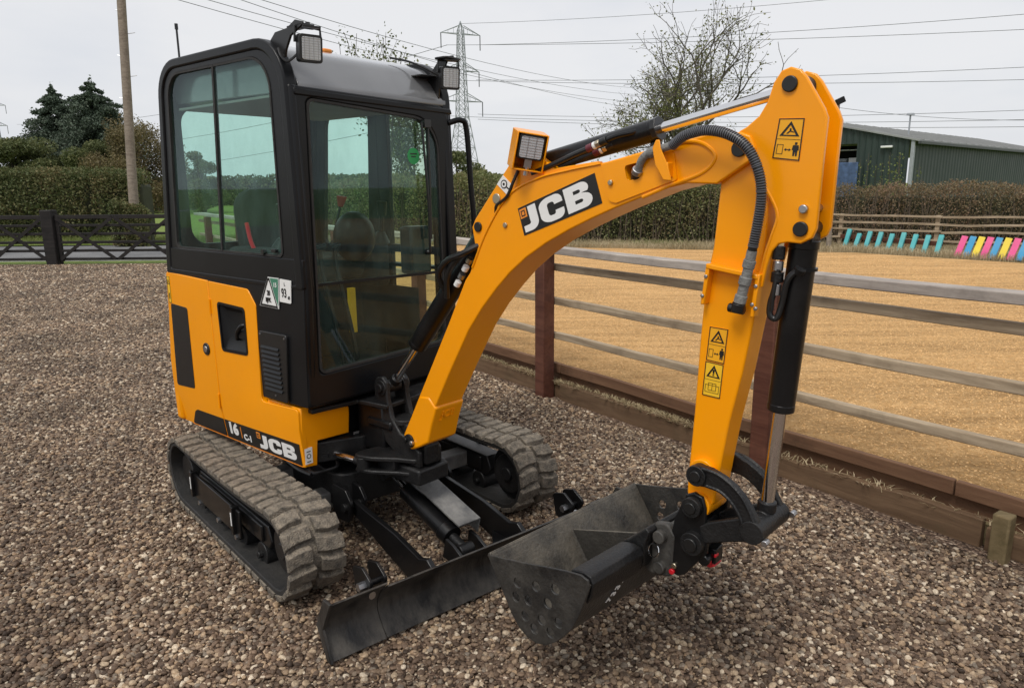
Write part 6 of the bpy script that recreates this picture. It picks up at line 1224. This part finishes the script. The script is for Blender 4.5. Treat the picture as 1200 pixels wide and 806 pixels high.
# white polytunnel on the horizon
bm = nb(); prism(bm, [(2.6*math.cos(R(a)), 2.0*math.sin(R(a))) for a in range(0, 181, 15)], 0, 12, 'y'); o_ = obj('polytunnel', bm, WHITE, None, Fr(-6.6, 118, -8)); tag(o_, 'white rounded polytunnel on the horizon beside the grab handle', 'polytunnel')
# ------------------------------------------------------------------ pylons and cables
def pylon(x, y, rot, H, lab, rad=.13):
    r_ = empty('electricity_pylon', Matrix.Translation((x, y, 0)) @ Matrix.Rotation(R(rot), 4, 'Z'), lab, 'pylon'); sg = []
    def hw(z): t = z/H; return 4.2*(1-t/.45)+1.35*(t/.45) if t < .45 else 1.35-.75*(t-.45)/.55
    zs = [0, .10, .19, .27, .34, .40, .45, .50, .55, .60, .65, .70, .75, .80, .85, .90, .95]; zs = [z*H for z in zs]
    cn = lambda z, i: Vector((hw(z)*(1 if i in (0, 1) else -1), hw(z)*(1 if i in (0, 3) else -1), z))
    for a, b in zip(zs, zs[1:]):
        for i in range(4):
            sg.append((cn(a, i), cn(b, i), rad, rad)); j = (i+1) % 4; sg += [(cn(a, i), cn(b, j), rad*.5, rad*.5), (cn(a, j), cn(b, i), rad*.5, rad*.5), (cn(b, i), cn(b, j), rad*.4, rad*.4)]
    top = Vector((0, 0, H))
    for i in range(4): sg.append((cn(zs[-1], i), top, rad, rad))
    V, Fc = branches(sg, 4); mesh_obj('lattice', V, Fc, GALV, r_, smooth=False)
    for z, w in ((.93*H, .125*H), (.72*H, .115*H), (.545*H, .135*H)):
        for s in (-1, 1):
            a = []; tip = Vector((s*w, 0, z))
            for i in ((0, 1) if s > 0 else (2, 3)): a += [(cn(z+.0*H, i), tip, rad*.8, rad*.6), (cn(z+.045*H, i), tip, rad*.8, rad*.6)]
            for t in (.3, .6): 
                p = cn(z, 0 if s > 0 else 2)*(1-t)+tip*t; p2 = cn(z+.045*H, 0 if s > 0 else 2)*(1-t)+tip*t; a.append((p, p2, rad*.4, rad*.4))
            V, Fc = branches(a, 4); mesh_obj('cross_arm', V, Fc, GALV, r_, smooth=False)
            V, Fc = branches([(tip, tip-Vector((0, 0, .085*H)), .13, .13)], 5); mesh_obj('insulator', V, Fc, WIREM, r_)
    return r_
pylon(-12.6, 200, 24, 43, 'tall lattice electricity pylon standing behind the cab corner'); pylon(-262, 385, 10, 47, 'distant lattice electricity pylon above the trees on the left', .22)
def ray_pt(px, py, D):
    d = rr*((px-600)/850)-uu*((py-403)/850)+fw; return Vector((0, 0, 1.6))+d*(D/d.y)
def cable(a, b, D0, D1, lab, sag=0, r=.045):
    p0 = ray_pt(*a, D0); p1 = ray_pt(*b, D1); n = 16; pts = [p0.lerp(p1, i/n)-Vector((0, 0, 4*sag*(i/n)*(1-i/n))) for i in range(n+1)]; bm = nb(); tube(bm, pts, r, 4, smooth=0)
    tag(obj('overhead_cable', bm, WIREM), lab, 'cable', 'overhead cables crossing the sky')
for i, (a, b, D0, D1, sg_, rr_) in enumerate((
    ((541, 28), (1260, -32), 200, 150, 1.5, .05), ((558, 53), (1260, 12), 200, 150, 1, .06), ((523, 53), (1260, 32), 201, 150, .8, .06), ((558, 94), (1260, 76), 200, 150, 1, .06), ((523, 94), (1260, 92), 201, 150, 1, .06),
    ((560, 134), (1260, 127), 200, 150, 1.2, .06), ((524, 136), (1260, 139), 201, 150, 1.2, .06), ((560, 140), (1260, 148), 200, 150, 1.0, .06),
    ((180, -8), (760, 121), 60, 150, 1.5, .028), ((215, -8), (760, 112), 60, 150, 1.5, .028), ((280, -8), (760, 104), 60, 150, 1.5, .028), ((235, -16), (760, 128), 60, 150, 1.5, .028),
    ((524, 53), (20, 146), 201, 385, 6, .07), ((523, 94), (10, 176), 201, 385, 6, .07), ((522, 136), (0, 208), 201, 385, 5, .07), ((1260, 140), (980, 126), 150, 150, 1, .05))):
    labs = ['topmost thin cable rising from the pylon tip to the right', 'upper right hand cable from the pylon to the right edge', 'second cable below the pylon top, running right', 'upper cable of the middle pair right of the pylon', 'lower cable of the middle pair right of the pylon', 'upper of the three low cables above the shed', 'middle of the three low cables above the shed', 'lowest cable above the shed roof', 'lowest of the cables slanting down from the upper left', 'second lowest cable slanting down from the upper left', 'highest cable slanting down from the upper left', 'third cable slanting down from the upper left', 'top cable running from the pylon to the distant pylon', 'middle cable running from the pylon to the distant pylon', 'low cable running from the pylon to the distant pylon', 'faint cable high above the shed at the right']
    cable(a, b, D0, D1, labs[i], sg_, rr_)
